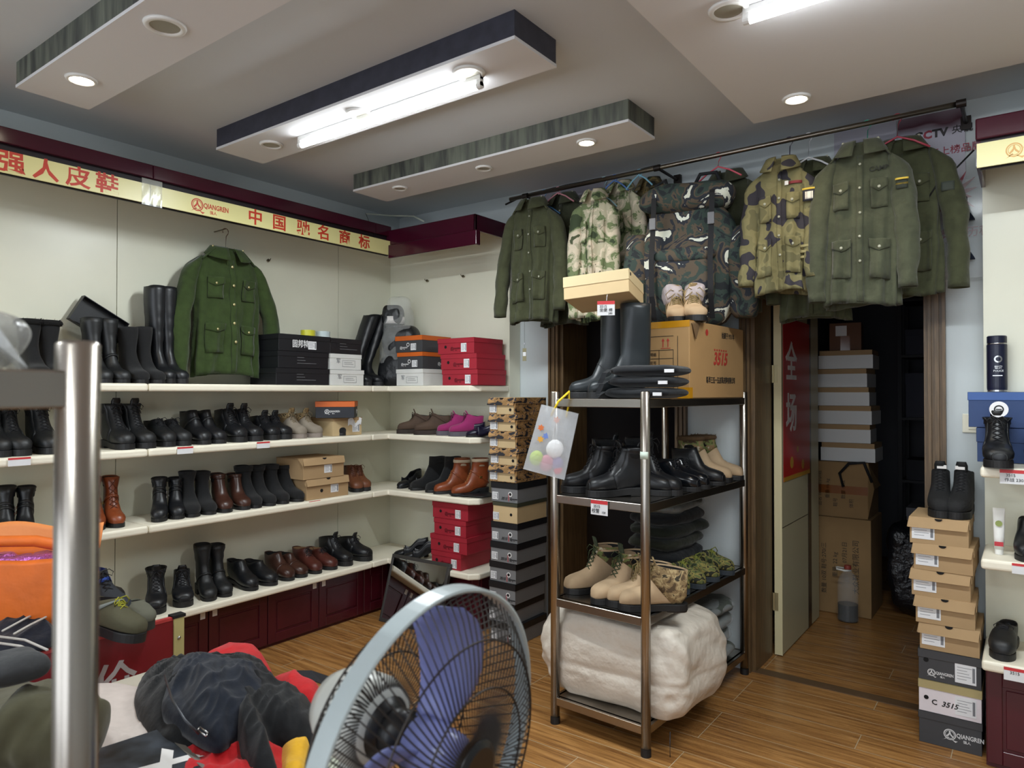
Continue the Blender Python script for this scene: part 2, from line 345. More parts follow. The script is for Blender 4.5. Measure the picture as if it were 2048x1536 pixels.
# screws / hooks left on the panels
def hook(p, nx, label):
    b = MB(); n_ = Vector(nx); q = Vector(p); b.tube([q, q+n_*.02], .0035, 8); b.tube([q+n_*.012, q+n_*.02], .009, 10); b.tube([q+n_*.02, q+n_*.035, q+n_*.04+Vector((0, 0, .01))], .0025, 6)
    tag(b.build('wall_hook', mat('hook_metal', '#77705f', .4, 1)), label, 'hook', 'small hooks on the cream panels')
for px, py, ax, lab in ((534, 521, 'x', 'small metal hook on the left wall panel right of the jacket hanger'), (857, 562, 'y', 'small metal hook above the plastic-wrapped bag in the corner'), (929, 553, 'y', 'small metal hook on the back panel above the red boxes')):
    hook(at(px, py, ax, 0), (1, 0, 0) if ax == 'x' else (0, -1, 0), lab)
# ---------------------------------------------------------------- yellow sign strips
m_yel = mat('pale_yellow_board', '#e3dc9b', .35); m_red = mat('red_lettering', '#c43a24', .5)
def strip(y0, y1, label):
    t = thing('sign_board', label, 'sign', (.385, y0, 2.43)); L_ = y1-y0
    MB().box(0, .008, 0, L_, 0, .095).build('board', m_yel, t); return t
s1 = strip(-3.6, -1.99, 'long yellow sign strip with four large red characters, at far left')
for i, (ch, px) in enumerate((('强', 23), ('人', 92), ('皮', 157), ('鞋', 215))):
    y = at(px, 340, 'x', .395).y; text(ch, .098, m_red, s1, (.0086, y+3.6, .045), pi/2, 'character', bold=.022, sx=1.08)
s2 = strip(-1.985, -.355, 'yellow sign strip with round emblem and six red characters, nearest the corner')
for ch, px in zip('中国驰名商标', (511, 559, 607, 648, 690, 729)):
    y = at(px, 450, 'x', .395).y; text(ch, .092, m_red, s2, (.0086, y+1.985, .045), pi/2, 'character', bold=.020, sx=1.05)
y = at(395, 415, 'x', .395).y
logo(s2, .066, m_red, (.0086, y+1.985, .048), pi/2)
# clear tape joining the strips
b = MB(); b.grid(lambda u, v: (.3948+.002*sin(u*19)*sin(v*9), -2.03+u*.1, 2.42+v*.13), 8, 8)
tag(b.build('adhesive_tape', mat('clear_tape', '#dfe3d8', .15, alpha=.35), smooth=True), 'crinkled clear tape where the two yellow sign strips meet', 'tape')
# ---------------------------------------------------------------- display unit at the right
t = thing('display_shelving', 'cream shelving bay at the right edge, beside the tan shoe box stack', 'shelving', (3.71, 0, 0), 0, 'cream display shelving with burgundy base'); L_ = 1.5
MB().box(0, L_, 0, DW-.002, .33, 2.5).build('back_panel', m_cream, t)
for z in (1.163, .80, .40): MB().box(0, L_, -.35, 0, z, z+.042).build('shelf', m_shelf, t, bevel=.012, seg=3)
MB().box(.01, L_, -.27, 0, 0, .40).build('base_cabinet', m_burgc, t)
for k in range(3): cab_door(t, 'x', .48, .385, (lambda k: lambda u, d, z: (.01+k*.48+u, -.27-d, z))(k))
MB().box(-.005, L_, -.38, -.36, 2.50, 2.585).build('canopy_fascia', m_burg, t, bevel=.006)
MB().box(.01, L_, -.358, -.345, 2.385, 2.57).build('canopy_valance', m_dgap, t); MB().box(-.004, .012, -.36, 0, 2.40, 2.585).build('canopy_end', m_burg, t)
MB().box(.012, L_, -.358, 0, 2.572, 2.584).build('canopy_top', m_cream, t)
s3 = thing('sign_board', 'yellow sign strip on the shelving at the right edge', 'sign', (3.71, -.385, 2.385))
MB().box(0, 1.45, -.008, 0, 0, .095).build('board', m_yel, s3)
logo(s3, .055, mat('faded_orange_print', '#d8a75e', .5), (.12, -.0086, .047), 0)
# ================================================================ SHOES
m_sole = mat('black_rubber', '#141416', .55, bump=.3, bscale=80); m_lace = mat('black_lace', '#1b1b1f', .8)
m_in = mat('dark_lining', '#1a1a1c', .9)
def leather(name, col, rough=.33, **k):
    return mat(name, col, rough, bump=k.pop('bump', .35), bscale=k.pop('bscale', 14), bdist=.006, vary=.15, vscale=20, **k)
L_BLK = leather('black_leather', '#131519', .4); L_BLK2 = leather('black_matt_leather', '#16181a', .48); L_SUE = mat('black_suede', '#0e0f11', .95, bump=.4, bscale=160, sheen=.1)
L_BRN = leather('tan_brown_leather', '#7b3c1f'); L_DBR = leather('dark_brown_leather', '#3d241c'); L_RBR = leather('red_brown_leather', '#4d241d', .38)
L_MAG = mat('magenta_suede', '#8f1d5e', .85, bump=.3, bscale=120, sheen=.2); L_HIK = mat('brown_suede', '#4b3a2e', .85, bump=.3, bscale=90, vary=.15)
L_TAU = mat('taupe_suede', '#8c8274', .85, bump=.3, bscale=90, vary=.1); L_SAND = mat('sand_suede', '#b59b7b', .88, bump=.25, bscale=120, vary=.08, vscale=10)
L_NAVY = mat('navy_patent', '#14142a', .25)
C_WOOD = camo('woodland_camo', ['#4b3a26', '#6f7a46', '#8c7350', '#b9b199'], scale=26, edges=(.42, .52, .6)); C_TAN = camo('tan_digital_camo', ['#57452f', '#8a7350', '#b09a70', '#3b3325'], scale=34, edges=(.42, .52, .6), detail=6)
C_GRN = camo('green_leaf_camo', ['#2f3722', '#5c6438', '#8a7f44', '#25281c'], scale=34, edges=(.42, .52, .6))
def W_foot(u):   # relative half width of the footprint from heel 0 to toe 1
    T_ = ((0, 0), (.015, .38), (.05, .6), (.12, .74), (.25, .78), (.45, .76), (.6, .88), (.72, 1), (.82, .98), (.9, .82), (.96, .56), (.99, .3), (1, 0))
    for (a, x), (b, y) in zip(T_, T_[1:]):
        if u <= b: return x+(y-x)*(u-a)/(b-a)
    return 0
def se(t, e1, e2):
    c, s = cos(t), sin(t); return (abs(c)**e1*(1 if c >= 0 else -1), abs(s)**e2*(1 if s >= 0 else -1))
class Shoe:
    def __init__(S, L=.27, H=.2, wf=.047, ts=.018, heel=.0, ys=0, shaft=.05, side=1, toe=1.0, slouch=0, lean=0, block=.3):
        S.L, S.H, S.wf, S.ts, S.heel, S.side, S.block = L, H, wf*.87, ts, heel, side, block
        lift = S.lift
        R = [(1.0, .016, .995, .006, .10), (.985, .032, .992, .001, .42), (.95, .046, .955, 0, .70), (.88, .054, .885, 0, .90), (.79, .060, .79, 0, 1.0), (.69, .068, .68, 0, .99), (.61, .082, .54, 0, .93),
             (.555, .098, .38, 0, .86), (.52, .112, .22, 0, .80), (.50, .126, .09, .004, .76), (.487, .14, .022, .03, .75), (.475, .156, 0, .07, .72)]
        sc = L/.27
        rings = []; S.front = []
        Hh = H/sc if H < .156*sc else .156
        for i_, (fy, fz, by, bz, w) in enumerate(R):
            if i_ >= 6:
                k_ = (i_-6)/5; top_ = max(.086, Hh); q_ = min(1, max(0, (top_-.082)/.074)); fz = .080+(top_-.080)*k_; fy = .615-(.06+.08*q_)*k_
                bz = bz*(.86+.14*q_)
                if i_ == 11: bz = max(bz, top_-.022) if top_ > .1 else bz
            rings.append((fy*L, fz*sc*toe+S.lift(fy)*.9, by*L, bz*sc+S.lift(by), w*wf))
        top = rings[-1]; H2 = H
        z0f, z0b = top[1], top[3]
        if H2 > z0f+.012:
            n = max(2, int((H2-z0f)/.022))
            for i in range(1, n+1):
                t = i/n; zf = z0f+(H2-z0f)*t; zb = z0b+(H2-z0b)*t
                cy = (.235+.0*t)*L; hw = .9*wf*.72+(shaft*.88-.9*wf*.72)*min(1, t*1.3)
                a0 = (top[0]-top[2])/2; aa = a0+(max(shaft*1.05, .215*L)-a0)*min(1, t*1.2)
                wob = slouch*sin(zf*2*pi/.035)*(1-abs(2*t-.6)) if slouch else 0
                yy = (top[0]+top[2])/2*(1-min(1, t*1.5))+cy*min(1, t*1.5)+lean*t
                rings.append((yy+aa+wob, zf, yy-aa-wob*.6, zb, hw+wob*.7))
        S.rings = rings; S.n = 20
    def lift(S, u): 
        k = min(1, max(0, (.62-u)/.34)); return S.heel*k*k*(3-2*k)
    def pts(S, r, k=1.0, dz=0):
        fy, fz, by, bz, w = r; c = Vector((0, (fy+by)/2, (fz+bz)/2+dz+S.ts)); a = Vector((0, (fy-by)/2, (fz-bz)/2)); out = []
        off = S.side*.007*sin(pi*min(1, max(0, (fy+by)/2/S.L)))
        foot = bz < .02+S.lift(by/S.L) and by > .15*S.L
        for j in range(S.n):
            t = 2*pi*j/S.n; cc, ss = cos(t), sin(t)
            if foot: 
                if cc < 0: cc = -abs(cc)**.45
                ss = abs(ss)**.8*(1 if ss > 0 else -1)
            else: cc = abs(cc)**.85*(1 if cc > 0 else -1); ss = abs(ss)**.85*(1 if ss > 0 else -1)
            out.append(c+a*cc*k+Vector((w*ss*k+off, 0, 0)))
        return out
    def upper(S, m, parent, dip=.0, name='upper'):
        b = MB(); rg = [S.pts(r) for r in S.rings]
        if dip:
            for p in rg[-1]: p.z -= dip*(.5-.5*cos((p.y-S.rings[-1][2])/max(.01, S.rings[-1][0]-S.rings[-1][2])*2*pi))
        inner = [[q+(p_-q)*1 for p_, q in zip(rg[-1], rg[-1])]]
        last = rg[-1]; c = sum(last, Vector())/len(last)
        r1 = [c+(p-c)*.93 for p in last]; r2 = [p+Vector((0, 0, -.02)) for p in r1]
        b.loft(rg+[r1, r2], True, False); return b.build(name, m, parent, smooth=True)
    def lining(S, m, parent, d=.05):
        last = S.pts(S.rings[-1]); c = sum(last, Vector())/len(last); b = MB()
        r1 = [c+(p-c)*.925+Vector((0, 0, -.006)) for p in last]; r2 = [c+(p-c)*.8+Vector((0, 0, -d)) for p in last]
        b.loft([r1, r2], False, True); return b.build('lining', m, parent, smooth=True)
    def outline(S, grow, u0=0, u1=1, n=22):
        L_ = []; Rr = []
        for i in range(n+1):
            u = u0+(u1-u0)*(.5-.5*cos(pi*i/n)); w = W_foot(u)*S.wf*grow if 0 < u < 1 else 0
            if u1 < 1 and i == n: w = W_foot(u)*S.wf*grow
            y = u*S.L*(1+(grow-1)*.25)-(grow-1)*.12*S.L*.25; o = S.side*.007*sin(pi*u)
            L_.append((-w+o, y, u)); Rr.append((w+o, y, u))
        return L_+Rr[::-1]
    def sole(S, m, parent, grow=1.08, lug=True):
        b = MB(); o = S.outline(grow)
        lo = [Vector((x, y, S.lift(u))) for x, y, u in o]; hi = [Vector((x, y, S.lift(u)+S.ts)) for x, y, u in o]
        hi2 = [Vector((x*.97, y, S.lift(u)+S.ts+.004)) for x, y, u in o]
        b.loft([lo, hi, hi2]); 
        if S.heel > .004:
            o = S.outline(grow, 0, S.block); h0 = [Vector((x*.94, y*.97+.003, 0)) for x, y, u in o]; h1 = [Vector((x, y, S.lift(u)+.001)) for x, y, u in o]; b.loft([h0, h1])
        return b.build('sole', m, parent)
    def frontline(S, t):
        r = S.rings; lo = 5; hi = len(r)-1; x = lo+(hi-lo)*t; i = min(hi-1, int(x)); f = x-i
        return Vector((0, r[i][0]*(1-f)+r[i+1][0]*f, (r[i][1]*(1-f)+r[i+1][1]*f)+S.ts))
    def laces(S, m, parent, rows=6, t0=.08, t1=.95, spread=.017, bow=True, r=.0016, loop=1.0):
        b = MB(); o = S.side*.006
        P = []
        for k in range(rows+1):
            t = t0+(t1-t0)*k/rows; p = S.frontline(t); q = S.frontline(min(1, t+.04)); d = (q-p); nrm = Vector((0, d.z, -d.y)); nrm = nrm.normalized() if nrm.length > 1e-6 else Vector((0, 1, 0))
            if nrm.y < 0: nrm = -nrm
            P.append((p, nrm))
        for k in range(rows):
            (p, n_), (q, n2) = P[k], P[k+1]
            for s in (-1, 1):
                a = p+Vector((s*spread+o, 0, 0))-n_*.002; c = q+Vector((-s*spread+o, 0, 0))-n2*.002; mid = (a+c)/2+n_*.005
                b.tube([a, mid, c], r, 5)
        if bow:
            p, n_ = P[-1]; p = p+n_*.004+Vector((o, 0, 0))
            for s in (-1, 1):
                b.tube([p, p+Vector((s*.018, .012, .008))*loop, p+Vector((s*.034, .014, -.008))*loop, p+Vector((s*.028, .012, -.024))*loop, p+Vector((s*.008, .008, -.008))*loop, p], r, 5)
                b.tube([p, p+Vector((s*.012, .014, -.012))*loop, p+Vector((s*.022, .016, -.045))*loop], r, 5)
        return b.build('laces', m, parent, smooth=True)
    def tongue(S, m, parent, h=.03):
        p = S.frontline(.72); q = S.frontline(1); b = MB(); w = .022; o = S.side*.006
        rings = []
        for t, z, ww in ((0, 0, w), (.5, h*.5, w*1.05), (1, h, w*.8)):
            c = q+Vector((o, -.002+.012*t, z)); rings.append([c+Vector((x*ww, y, 0)) for x, y in ((-1, -.003), (-.5, .003), (.5, .003), (1, -.003), (.5, -.005), (-.5, -.005))])
        b.loft([[v+(p-q)*.15+Vector((0, .002, 0)) for v in rings[0]]]+rings); return b.build('tongue', m, parent, smooth=True)
    def band(S, m, parent, t, name='strap', hgt=.014, grow=1.06, buckle=None):
        """strap round ring number index t"""
        i = min(len(S.rings)-2, max(0, int(t*(len(S.rings)-1)))); a = S.pts(S.rings[i], grow); c = S.pts(S.rings[i+1], grow); b = MB()
        u = [p+(q-p)*min(1, hgt/max(.001, (q-p).length)) for p, q in zip(a, c)]
        b.loft([a, u, ], False, False); st = b.build(name, m, parent, smooth=True, solid=.002)
        if buckle:
            p = a[S.n//4] if S.side > 0 else a[3*S.n//4]; bb = MB(); bb.box(p.x-.003, p.x+.003, p.y-.008, p.y+.008, p.z-.002, p.z+.012); bb.build('buckle', buckle, st, bevel=.001)
        return st
    def quarters(S, m, parent, i0=6, gap=3):
        rg = [S.pts(r, 1.02) for r in S.rings[i0:]]; n = S.n; b = MB(); b.loft([[q[j] for j in range(gap, n-gap+1)] for q in rg], False, False, closed=False); return b.build('lace_facing', m, parent, smooth=True, solid=.0035)
    def shaft_cover(S, m, parent, i0=9, name='camouflage_shaft', grow=1.03):
        rg = [S.pts(r, grow) for r in S.rings[min(i0, len(S.rings)-3):]]; b = MB(); b.loft([rg[0]]+rg, False, False); return b.build(name, m, parent, smooth=True, solid=.002)
    def fur(S, m, parent, r=.012):
        last = S.pts(S.rings[-1]); b = MB(); random.seed(3)
        c = sum(last, Vector())/len(last)
        ring = [p for p in last]; n = len(ring)
        b.tube(ring+[ring[0], ring[1]], r, 8)
        for k in range(150):
            a = random.random()*n; i = int(a); f = a-i; p = ring[i]*(1-f)+ring[(i+1) % n]*f; th = random.random()*2*pi
            o = (p-c); o.z = 0; o.normalize(); d = o*cos(th)+Vector((0, 0, 1))*sin(th); e = d+Vector((random.uniform(-.5, .5), random.uniform(-.5, .5), random.uniform(-.5, .5)))
            w_ = Vector((random.uniform(-1, 1), random.uniform(-1, 1), 0))*.003
            q = p+d*r*.8; b.add([q-w_, q+w_, q+e*.009], [(0, 1, 2)])
        return b.build('fur_trim', m, parent)
m_sil = mat('silver_metal', '#b9b9b9', .25, 1); m_gold = mat('brass_metal', '#c8a860', .3, 1); m_fur = mat('black_fur', '#0c0c0d', 1); m_cfur = mat('cream_fur', '#c9b9a0', 1)
SHOES = {}
def build_shoe(kind, root, H, side, sc=1.0):
    """adds the parts of one shoe of the given kind below root"""
    k = kind
    if k == 'combat': s = Shoe(.285*sc, H, .05, .024, .012, side=side, shaft=.056); s.upper(L_BLK2, root, .01); s.sole(m_sole, root, 1.12); s.quarters(L_BLK2, root); s.laces(m_lace, root, 8, r=.002); s.tongue(L_BLK2, root); s.lining(m_in, root)
    elif k == 'workboot': s = Shoe(.28*sc, H, .052, .026, .008, side=side, shaft=.057); s.upper(L_BLK, root, .01); s.sole(m_sole, root, 1.1); s.quarters(L_BLK, root); s.laces(m_lace, root, 6, r=.002); s.tongue(L_BLK2, root); s.lining(m_in, root); s.band(L_BLK2, root, .12, 'toe_seam', .006, 1.02)
    elif k == 'low': s = Shoe(.28*sc, H, .048, .022, .010, side=side, shaft=.045); s.upper(L_BLK2, root, .012); s.sole(m_sole, root); s.laces(m_lace, root, 4, .1, .9); s.lining(m_in, root)
    elif k == 'zip': s = Shoe(.275*sc, H, .047, .018, .02, side=side, shaft=.053); s.upper(L_BLK, root, .012); s.sole(m_sole, root); s.lining(m_in, root); s.band(L_BLK2, root, .75, 'ankle_strap', .016, 1.03, m_sil)
    elif k == 'ankle': s = Shoe(.28*sc, H, .047, .016, .018, side=side, shaft=.05); s.upper(L_BLK, root, .016); s.sole(m_sole, root); s.lining(m_in, root); s.band(L_BLK2, root, .14, 'toe_seam', .004, 1.015)
    elif k == 'heeled': s = Shoe(.245*sc, H, .041, .016, .045, side=side, shaft=.048, block=.27); s.upper(L_BLK, root, .008); s.sole(m_sole, root); s.lining(m_in, root); s.band(L_BLK2, root, .7, 'ankle_strap', .012, 1.05, m_sil); s.band(L_BLK2, root, .82, 'ankle_strap', .012, 1.05, m_sil)
    elif k == 'brown_heeled': s = Shoe(.245*sc, H, .041, .016, .045, side=side, shaft=.046, block=.27); s.upper(L_BRN, root, .008); s.sole(m_sole, root); s.lining(m_in, root); s.band(L_BRN, root, .7, 'ankle_strap', .014, 1.08, m_gold); s.laces(mat('brown_lace', '#5a2d18', .9), root, 5, bow=False)
    elif k == 'dbrown_ankle': s = Shoe(.25*sc, H, .044, .016, .03, side=side, shaft=.048, block=.28); s.upper(L_DBR, root, .01); s.sole(m_sole, root); s.lining(m_in, root); s.band(L_DBR, root, .85, 'cuff_band', .014, 1.03)
    elif k == 'suede': s = Shoe(.25*sc, H, .044, .014, .022, side=side, shaft=.052, block=.28); s.upper(L_SUE, root, .004); s.sole(m_sole, root); s.lining(m_in, root)
    elif k == 'suede_cuff': s = Shoe(.25*sc, H, .044, .014, .022, side=side, shaft=.052, block=.28); s.upper(L_SUE, root, .004); s.sole(m_sole, root); s.lining(m_in, root); s.band(L_SUE, root, .96, 'turned_cuff', .03, 1.1)
    elif k == 'slouch': s = Shoe(.25*sc, H, .044, .014, .035, side=side, shaft=.052, slouch=.005, block=.28); s.upper(L_BLK2, root, .004); s.sole(m_sole, root); s.lining(m_in, root); s.band(L_BLK2, root, .55, 'ankle_strap', .012, 1.06, m_sil)
    elif k == 'otk': s = Shoe(.25*sc, H, .044, .022, .02, side=side, shaft=.058, slouch=.003, block=.3); s.upper(L_BLK, root, .01); s.sole(m_sole, root); s.lining(m_in, root)
    elif k == 'fur_top': s = Shoe(.25*sc, H, .046, .024, .02, side=side, shaft=.052); s.upper(L_SUE, root); s.sole(m_sole, root); s.fur(m_fur, root, .014); s.lining(m_in, root)
    elif k == 'rbrown_lace': s = Shoe(.27*sc, H, .047, .016, .016, side=side, shaft=.046); s.upper(L_RBR, root, .012); s.sole(m_sole, root); s.laces(m_lace, root, 4, .1, .9); s.lining(mat('tan_lining', '#9a7a58', .9), root)
    elif k == 'brown_ankle': s = Shoe(.27*sc, H, .047, .016, .016, side=side, shaft=.048); s.upper(L_DBR, root, .016); s.sole(m_sole, root); s.lining(m_in, root); s.band(L_DBR, root, .5, 'strap', .01, 1.03, m_sil)
    elif k == 'taupe_hiker': s = Shoe(.27*sc, H, .05, .022, .008, side=side, shaft=.054); s.upper(L_TAU, root, .01); s.sole(mat('grey_rubber', '#857a72', .8), root, 1.1); s.laces(mat('beige_lace', '#8b7c62', .9), root, 6); s.tongue(C_TAN, root, .03); s.shaft_cover(C_TAN, root, 11, 'camouflage_collar'); s.lining(m_in, root)
    elif k == 'brown_hiker': s = Shoe(.27*sc, H, .05, .024, .006, side=side, shaft=.054); s.upper(L_HIK, root, .01); s.sole(mat('brown_rubber', '#2e2621', .8), root, 1.1); s.laces(mat('brown_lace2', '#3a2c22', .9), root, 6); s.tongue(L_HIK, root, .03); s.band(L_HIK, root, .95, 'padded_collar', .02, 1.06); s.lining(m_in, root)
    elif k == 'magenta': s = Shoe(.25*sc, H, .046, .024, .006, side=side, shaft=.052); s.upper(L_MAG, root, .01); s.sole(mat('grey_rubber2', '#56525a', .8), root, 1.1); s.laces(mat('magenta_lace', '#6e1749', .9), root, 5); s.tongue(L_MAG, root, .02); s.lining(m_in, root)
    elif k == 'brown_fur_lace': s = Shoe(.25*sc, H, .043, .014, .03, side=side, shaft=.05, block=.28); s.upper(L_BRN, root, .0); s.sole(m_sole, root); s.laces(mat('tan_lace', '#a06a3c', .9), root, 6, .05, .6, .014, False); s.band(L_BRN, root, .75, 'ankle_strap', .012, 1.06, m_gold); s.band(m_cfur, root, .97, 'fleece_cuff', .02, 1.05); s.lining(m_cfur, root)
    elif k == 'brown_lace': s = Shoe(.27*sc, H, .049, .02, .014, side=side, shaft=.052); s.upper(leather('cognac_leather', '#6b3f28', .45), root, .01); s.sole(m_sole, root, 1.1); s.laces(mat('brown_lace', '#5a2d18', .9), root, 7); s.lining(m_in, root)
    elif k == 'sand_olive': s = Shoe(.29*sc, H, .054, .022, .006, side=side, shaft=.064); s.upper(L_SAND, root, .0); s.sole(m_sole, root, 1.08); s.laces(mat('green_lace', '#3d4a30', .9), root, 6, .12, .9, .022, True, .0022, 1.3); s.tongue(mat('olive_tongue', '#39422f', .9), root, .045); s.shaft_cover(C_WOOD, root, 10); s.lining(m_in, root)
    elif k == 'sand_camo': s = Shoe(.29*sc, H, .052, .024, .006, side=side, shaft=.062); s.upper(L_SAND, root, .0); s.sole(m_sole, root, 1.08); s.laces(mat('sand_lace', '#8d7a52', .9), root, 6, .15, .9, .022, True, .0022, 1.5); s.tongue(C_TAN, root, .03); s.shaft_cover(C_TAN, root, 8); s.lining(m_in, root)
    elif k == 'hightech': s = Shoe(.29*sc, H, .05, .026, .01, side=side, shaft=.056); s.upper(mat('black_mesh', '#0d0e10', .8, bump=.6, bscale=220), root, .01); s.sole(m_sole, root, 1.12); s.laces(m_lace, root, 7, bow=False); s.tongue(MATS['black_mesh'], root, .035); s.lining(m_in, root)
    elif k == 'sneaker': s = Shoe(.28*sc, H, .046, .02, .004, side=side, shaft=.045); s.upper(C_GRN, root, .012); s.sole(mat('slate_rubber', '#2b333b', .7), root, 1.06); s.laces(mat('olive_lace', '#7a7f34', .9), root, 5, r=.0024, loop=1.3); s.lining(m_in, root)
    elif k == 'derby': s = Shoe(.285*sc, H, .046, .018, .018, side=side, shaft=.045); s.upper(leather('polished_black_leather', '#101318', .2), root, .014); s.sole(m_sole, root, 1.08); s.laces(m_lace, root, 4, .1, .85); s.lining(m_in, root); s.band(L_BLK, root, .15, 'toe_cap_seam', .005, 1.02)
    elif k == 'safety': s = Shoe(.29*sc, H+.02, .054, .022, .0, side=side, shaft=.052); s.upper(mat('charcoal_fabric', '#23272e', .8, bump=.4, bscale=150), root, .01); s.sole(m_sole, root, 1.1); s.band(mat('blue_fabric', '#24459c', .8), root, .8, 'blue_panel', .03, 1.03); s.laces(m_lace, root, 5); s.lining(mat('blue_lining', '#3a62b8', .9), root)
    elif k == 'olive_boot': s = Shoe(.29*sc, H, .052, .03, .0, side=side, shaft=.056); s.upper(mat('olive_suede', '#4b4834', .85, bump=.3, bscale=90), root, .01); s.sole(m_sole, root, 1.12); s.laces(mat('lime_lace', '#98962f', .9), root, 5, r=.0024); s.band(mat('grey_collar', '#777d78', .8), root, .9, 'padded_collar', .03, 1.08); s.lining(m_in, root)
    elif k == 'grey_slip': s = Shoe(.27*sc, H, .05, .03, .0, side=side, shaft=.045); s.upper(mat('grey_olive_suede', '#5d5d50', .9), root, .01); s.sole(mat('dark_rubber', '#2b2b26', .8), root, 1.05); s.lining(m_in, root)
    elif k == 'riding': s = Shoe(.29*sc, H, .048, .024, .018, side=side, shaft=.066, block=.32); s.upper(mat('dark_smooth_leather', '#20262a', .38, bump=.15, bscale=8, bdist=.01), root, 0); s.sole(m_sole, root, 1.1); s.band(MATS['dark_smooth_leather'], root, .42, 'ankle_seam', .004, 1.02); s.lining(m_in, root)
    elif k == 'fur_tan': s = Shoe(.28*sc, H, .05, .02, .006, side=side, shaft=.058); s.upper(L_SAND, root, 0); s.sole(m_sole, root, 1.08); s.shaft_cover(C_WOOD, root, 10); s.fur(mat('brown_fur', '#5a452e', 1), root, .012); s.lining(m_in, root)
    elif k == 'tall_lace': s = Shoe(.285*sc, H, .049, .022, .014, side=side, shaft=.056); s.upper(L_BLK, root, .01); s.sole(m_sole, root, 1.1); s.quarters(L_BLK, root); s.laces(m_lace, root, 8, r=.0024, loop=1.3); s.tongue(L_BLK, root, .03); s.band(L_SUE, root, .97, 'padded_collar', .03, 1.06); s.lining(m_in, root)
    return s
def pump(root, m, L=.25, heel=.06, wf=.038, side=1, mi=None, toe_z=.045):
    S = Shoe(L, .05, wf, .006, heel, side=side, block=.12)
    b = MB(); n = 16
    # closed toe
    rings = []
    for u, h in ((1, .006), (.985, .02), (.94, .03), (.86, .036), (.76, .042), (.68, .046)):
        w = max(.003, W_foot(min(.999, u))*wf if u < 1 else .004); z0 = S.lift(u)+S.ts
        rings.append([Vector((w*(abs(sin(t))**.8)*(1 if sin(t) > 0 else -1), u*L, z0+(h*(cos(t)*.5+.5) if True else 0))) for t in [2*pi*j/n for j in range(n)]])
    b.loft(rings, True, False)
    # quarters
    for s in (-1, 1):
        def fn(u, v, s=s):
            uu = .70*(1-u)+.0*u; w = W_foot(max(.012, uu))*wf*s; z0 = S.lift(uu)+S.ts; h = .044*(1-u)**2+.022+.035*u**2
            if uu < .012: w = 0
            return (w*(1-.12*v), uu*L+(.006*v if uu < .02 else 0), z0+h*v)
        b.grid(fn, 16, 3)
    b.build('upper', m, root, smooth=True, solid=.0025); S.sole(m_sole, root, 1.03)
    ins = MB(); o = S.outline(.9); ins.loft([[Vector((x, y, S.lift(u)+S.ts+.0045)) for x, y, u in o], [Vector((x, y, S.lift(u)+S.ts+.0065)) for x, y, u in o]]); ins.build('insole', mi or m_in, root)
def cat_of(kind): return 'boot' if kind not in ('low', 'pump', 'flat', 'sneaker', 'derby', 'safety', 'grey_slip') else 'shoe'
NAMES = dict(combat='lace_up_boot', workboot='lace_up_boot', low='lace_up_shoe', zip='ankle_boot', ankle='ankle_boot', heeled='heeled_boot', brown_heeled='heeled_boot', dbrown_ankle='ankle_boot', suede='suede_boot', suede_cuff='suede_boot',
 slouch='slouch_boot', otk='over_knee_boot', fur_top='fur_topped_boot', rbrown_lace='lace_up_shoe', brown_ankle='ankle_boot', taupe_hiker='hiking_boot', brown_hiker='hiking_boot', magenta='hiking_boot', brown_fur_lace='fleece_lined_boot',
 brown_lace='lace_up_boot', sand_olive='desert_boot', sand_camo='desert_boot', hightech='tactical_boot', sneaker='canvas_sneaker', derby='derby_shoe', safety='safety_shoe', olive_boot='hiking_boot', grey_slip='slip_on_shoe', riding='riding_boot', fur_tan='fur_topped_boot', tall_lace='lace_up_boot', pump='pump_shoe', flat='ballet_flat')
def place_shoe(kind, toe, z, ang, ytop, label, group=None, side=1, sc=1.0, tilt=None, H=None, L=None):
    """toe = picture point of the toe tip on the surface z, ang = world heading of the toe"""
    T_ = at(toe[0], toe[1], 'z', z); d = Vector((cos(ang), sin(ang), 0)); L_ = (L or .27)*sc
    org = Vector((T_.x, T_.y, z))-d*L_
    if H is None: H = zat(org+d*L_*.25, ytop)-z-.02
    t = thing(NAMES[kind], label, cat_of(kind), org, ang-pi/2, group)
    build_shoe(kind, t, max(.07, H), side, sc); return t
def pair(kind, a, b, z, ang, ytop, desc, where, group=None, sc=1.0, L=None, H=None, spread=.06):
    for (pt, s, w) in ((a, -1, 'left'), (b, 1, 'right')):
        place_shoe(kind, pt, z, ang+s*spread, ytop, f'{desc}, {w} one of the pair {where}', None, s, sc, L=L, H=H)
# surfaces
Z1, Z2, Z3, Z4 = 1.546, 1.221, .841, .376
def xat(px, z, x=.33):   # picture column on a wall shelf of the left wall -> point with the toe at given x
    p = at(px, 800, 'x', x); return p.y
def lrow(kind, pxs, z, x, ytop, desc, where, ang=0, sc=1.0, spread=.05, H=None):
    """pair on the left wall, toes pointing into the room; pxs = picture columns of the two toe tips"""
    for px, s, w in zip(pxs, (-1, 1), ('left', 'right')):
        if px is None: continue
        y = at(px, 800, 'x', x).y; L_ = {'otk': .25, 'suede': .25, 'suede_cuff': .25, 'slouch': .25, 'heeled': .245, 'brown_heeled': .245, 'dbrown_ankle': .25, 'fur_top': .25, 'magenta': .25, 'combat': .285, 'workboot': .28, 'low': .28, 'ankle': .28, 'zip': .275}.get(kind, .27)*sc
        a = ang+s*spread*.3; d = Vector((cos(a), sin(a), 0)); org = Vector((x, y, z))-d*L_
        h = H or zat(org+d*L_*.25, ytop)-z-.02
        org.x = max(org.x, .028)
        t = thing(NAMES[kind], f'{desc}, {w} one of pair {where}', cat_of(kind), org, a-pi/2)
        build_shoe(kind, t, max(.07, h), s, sc)
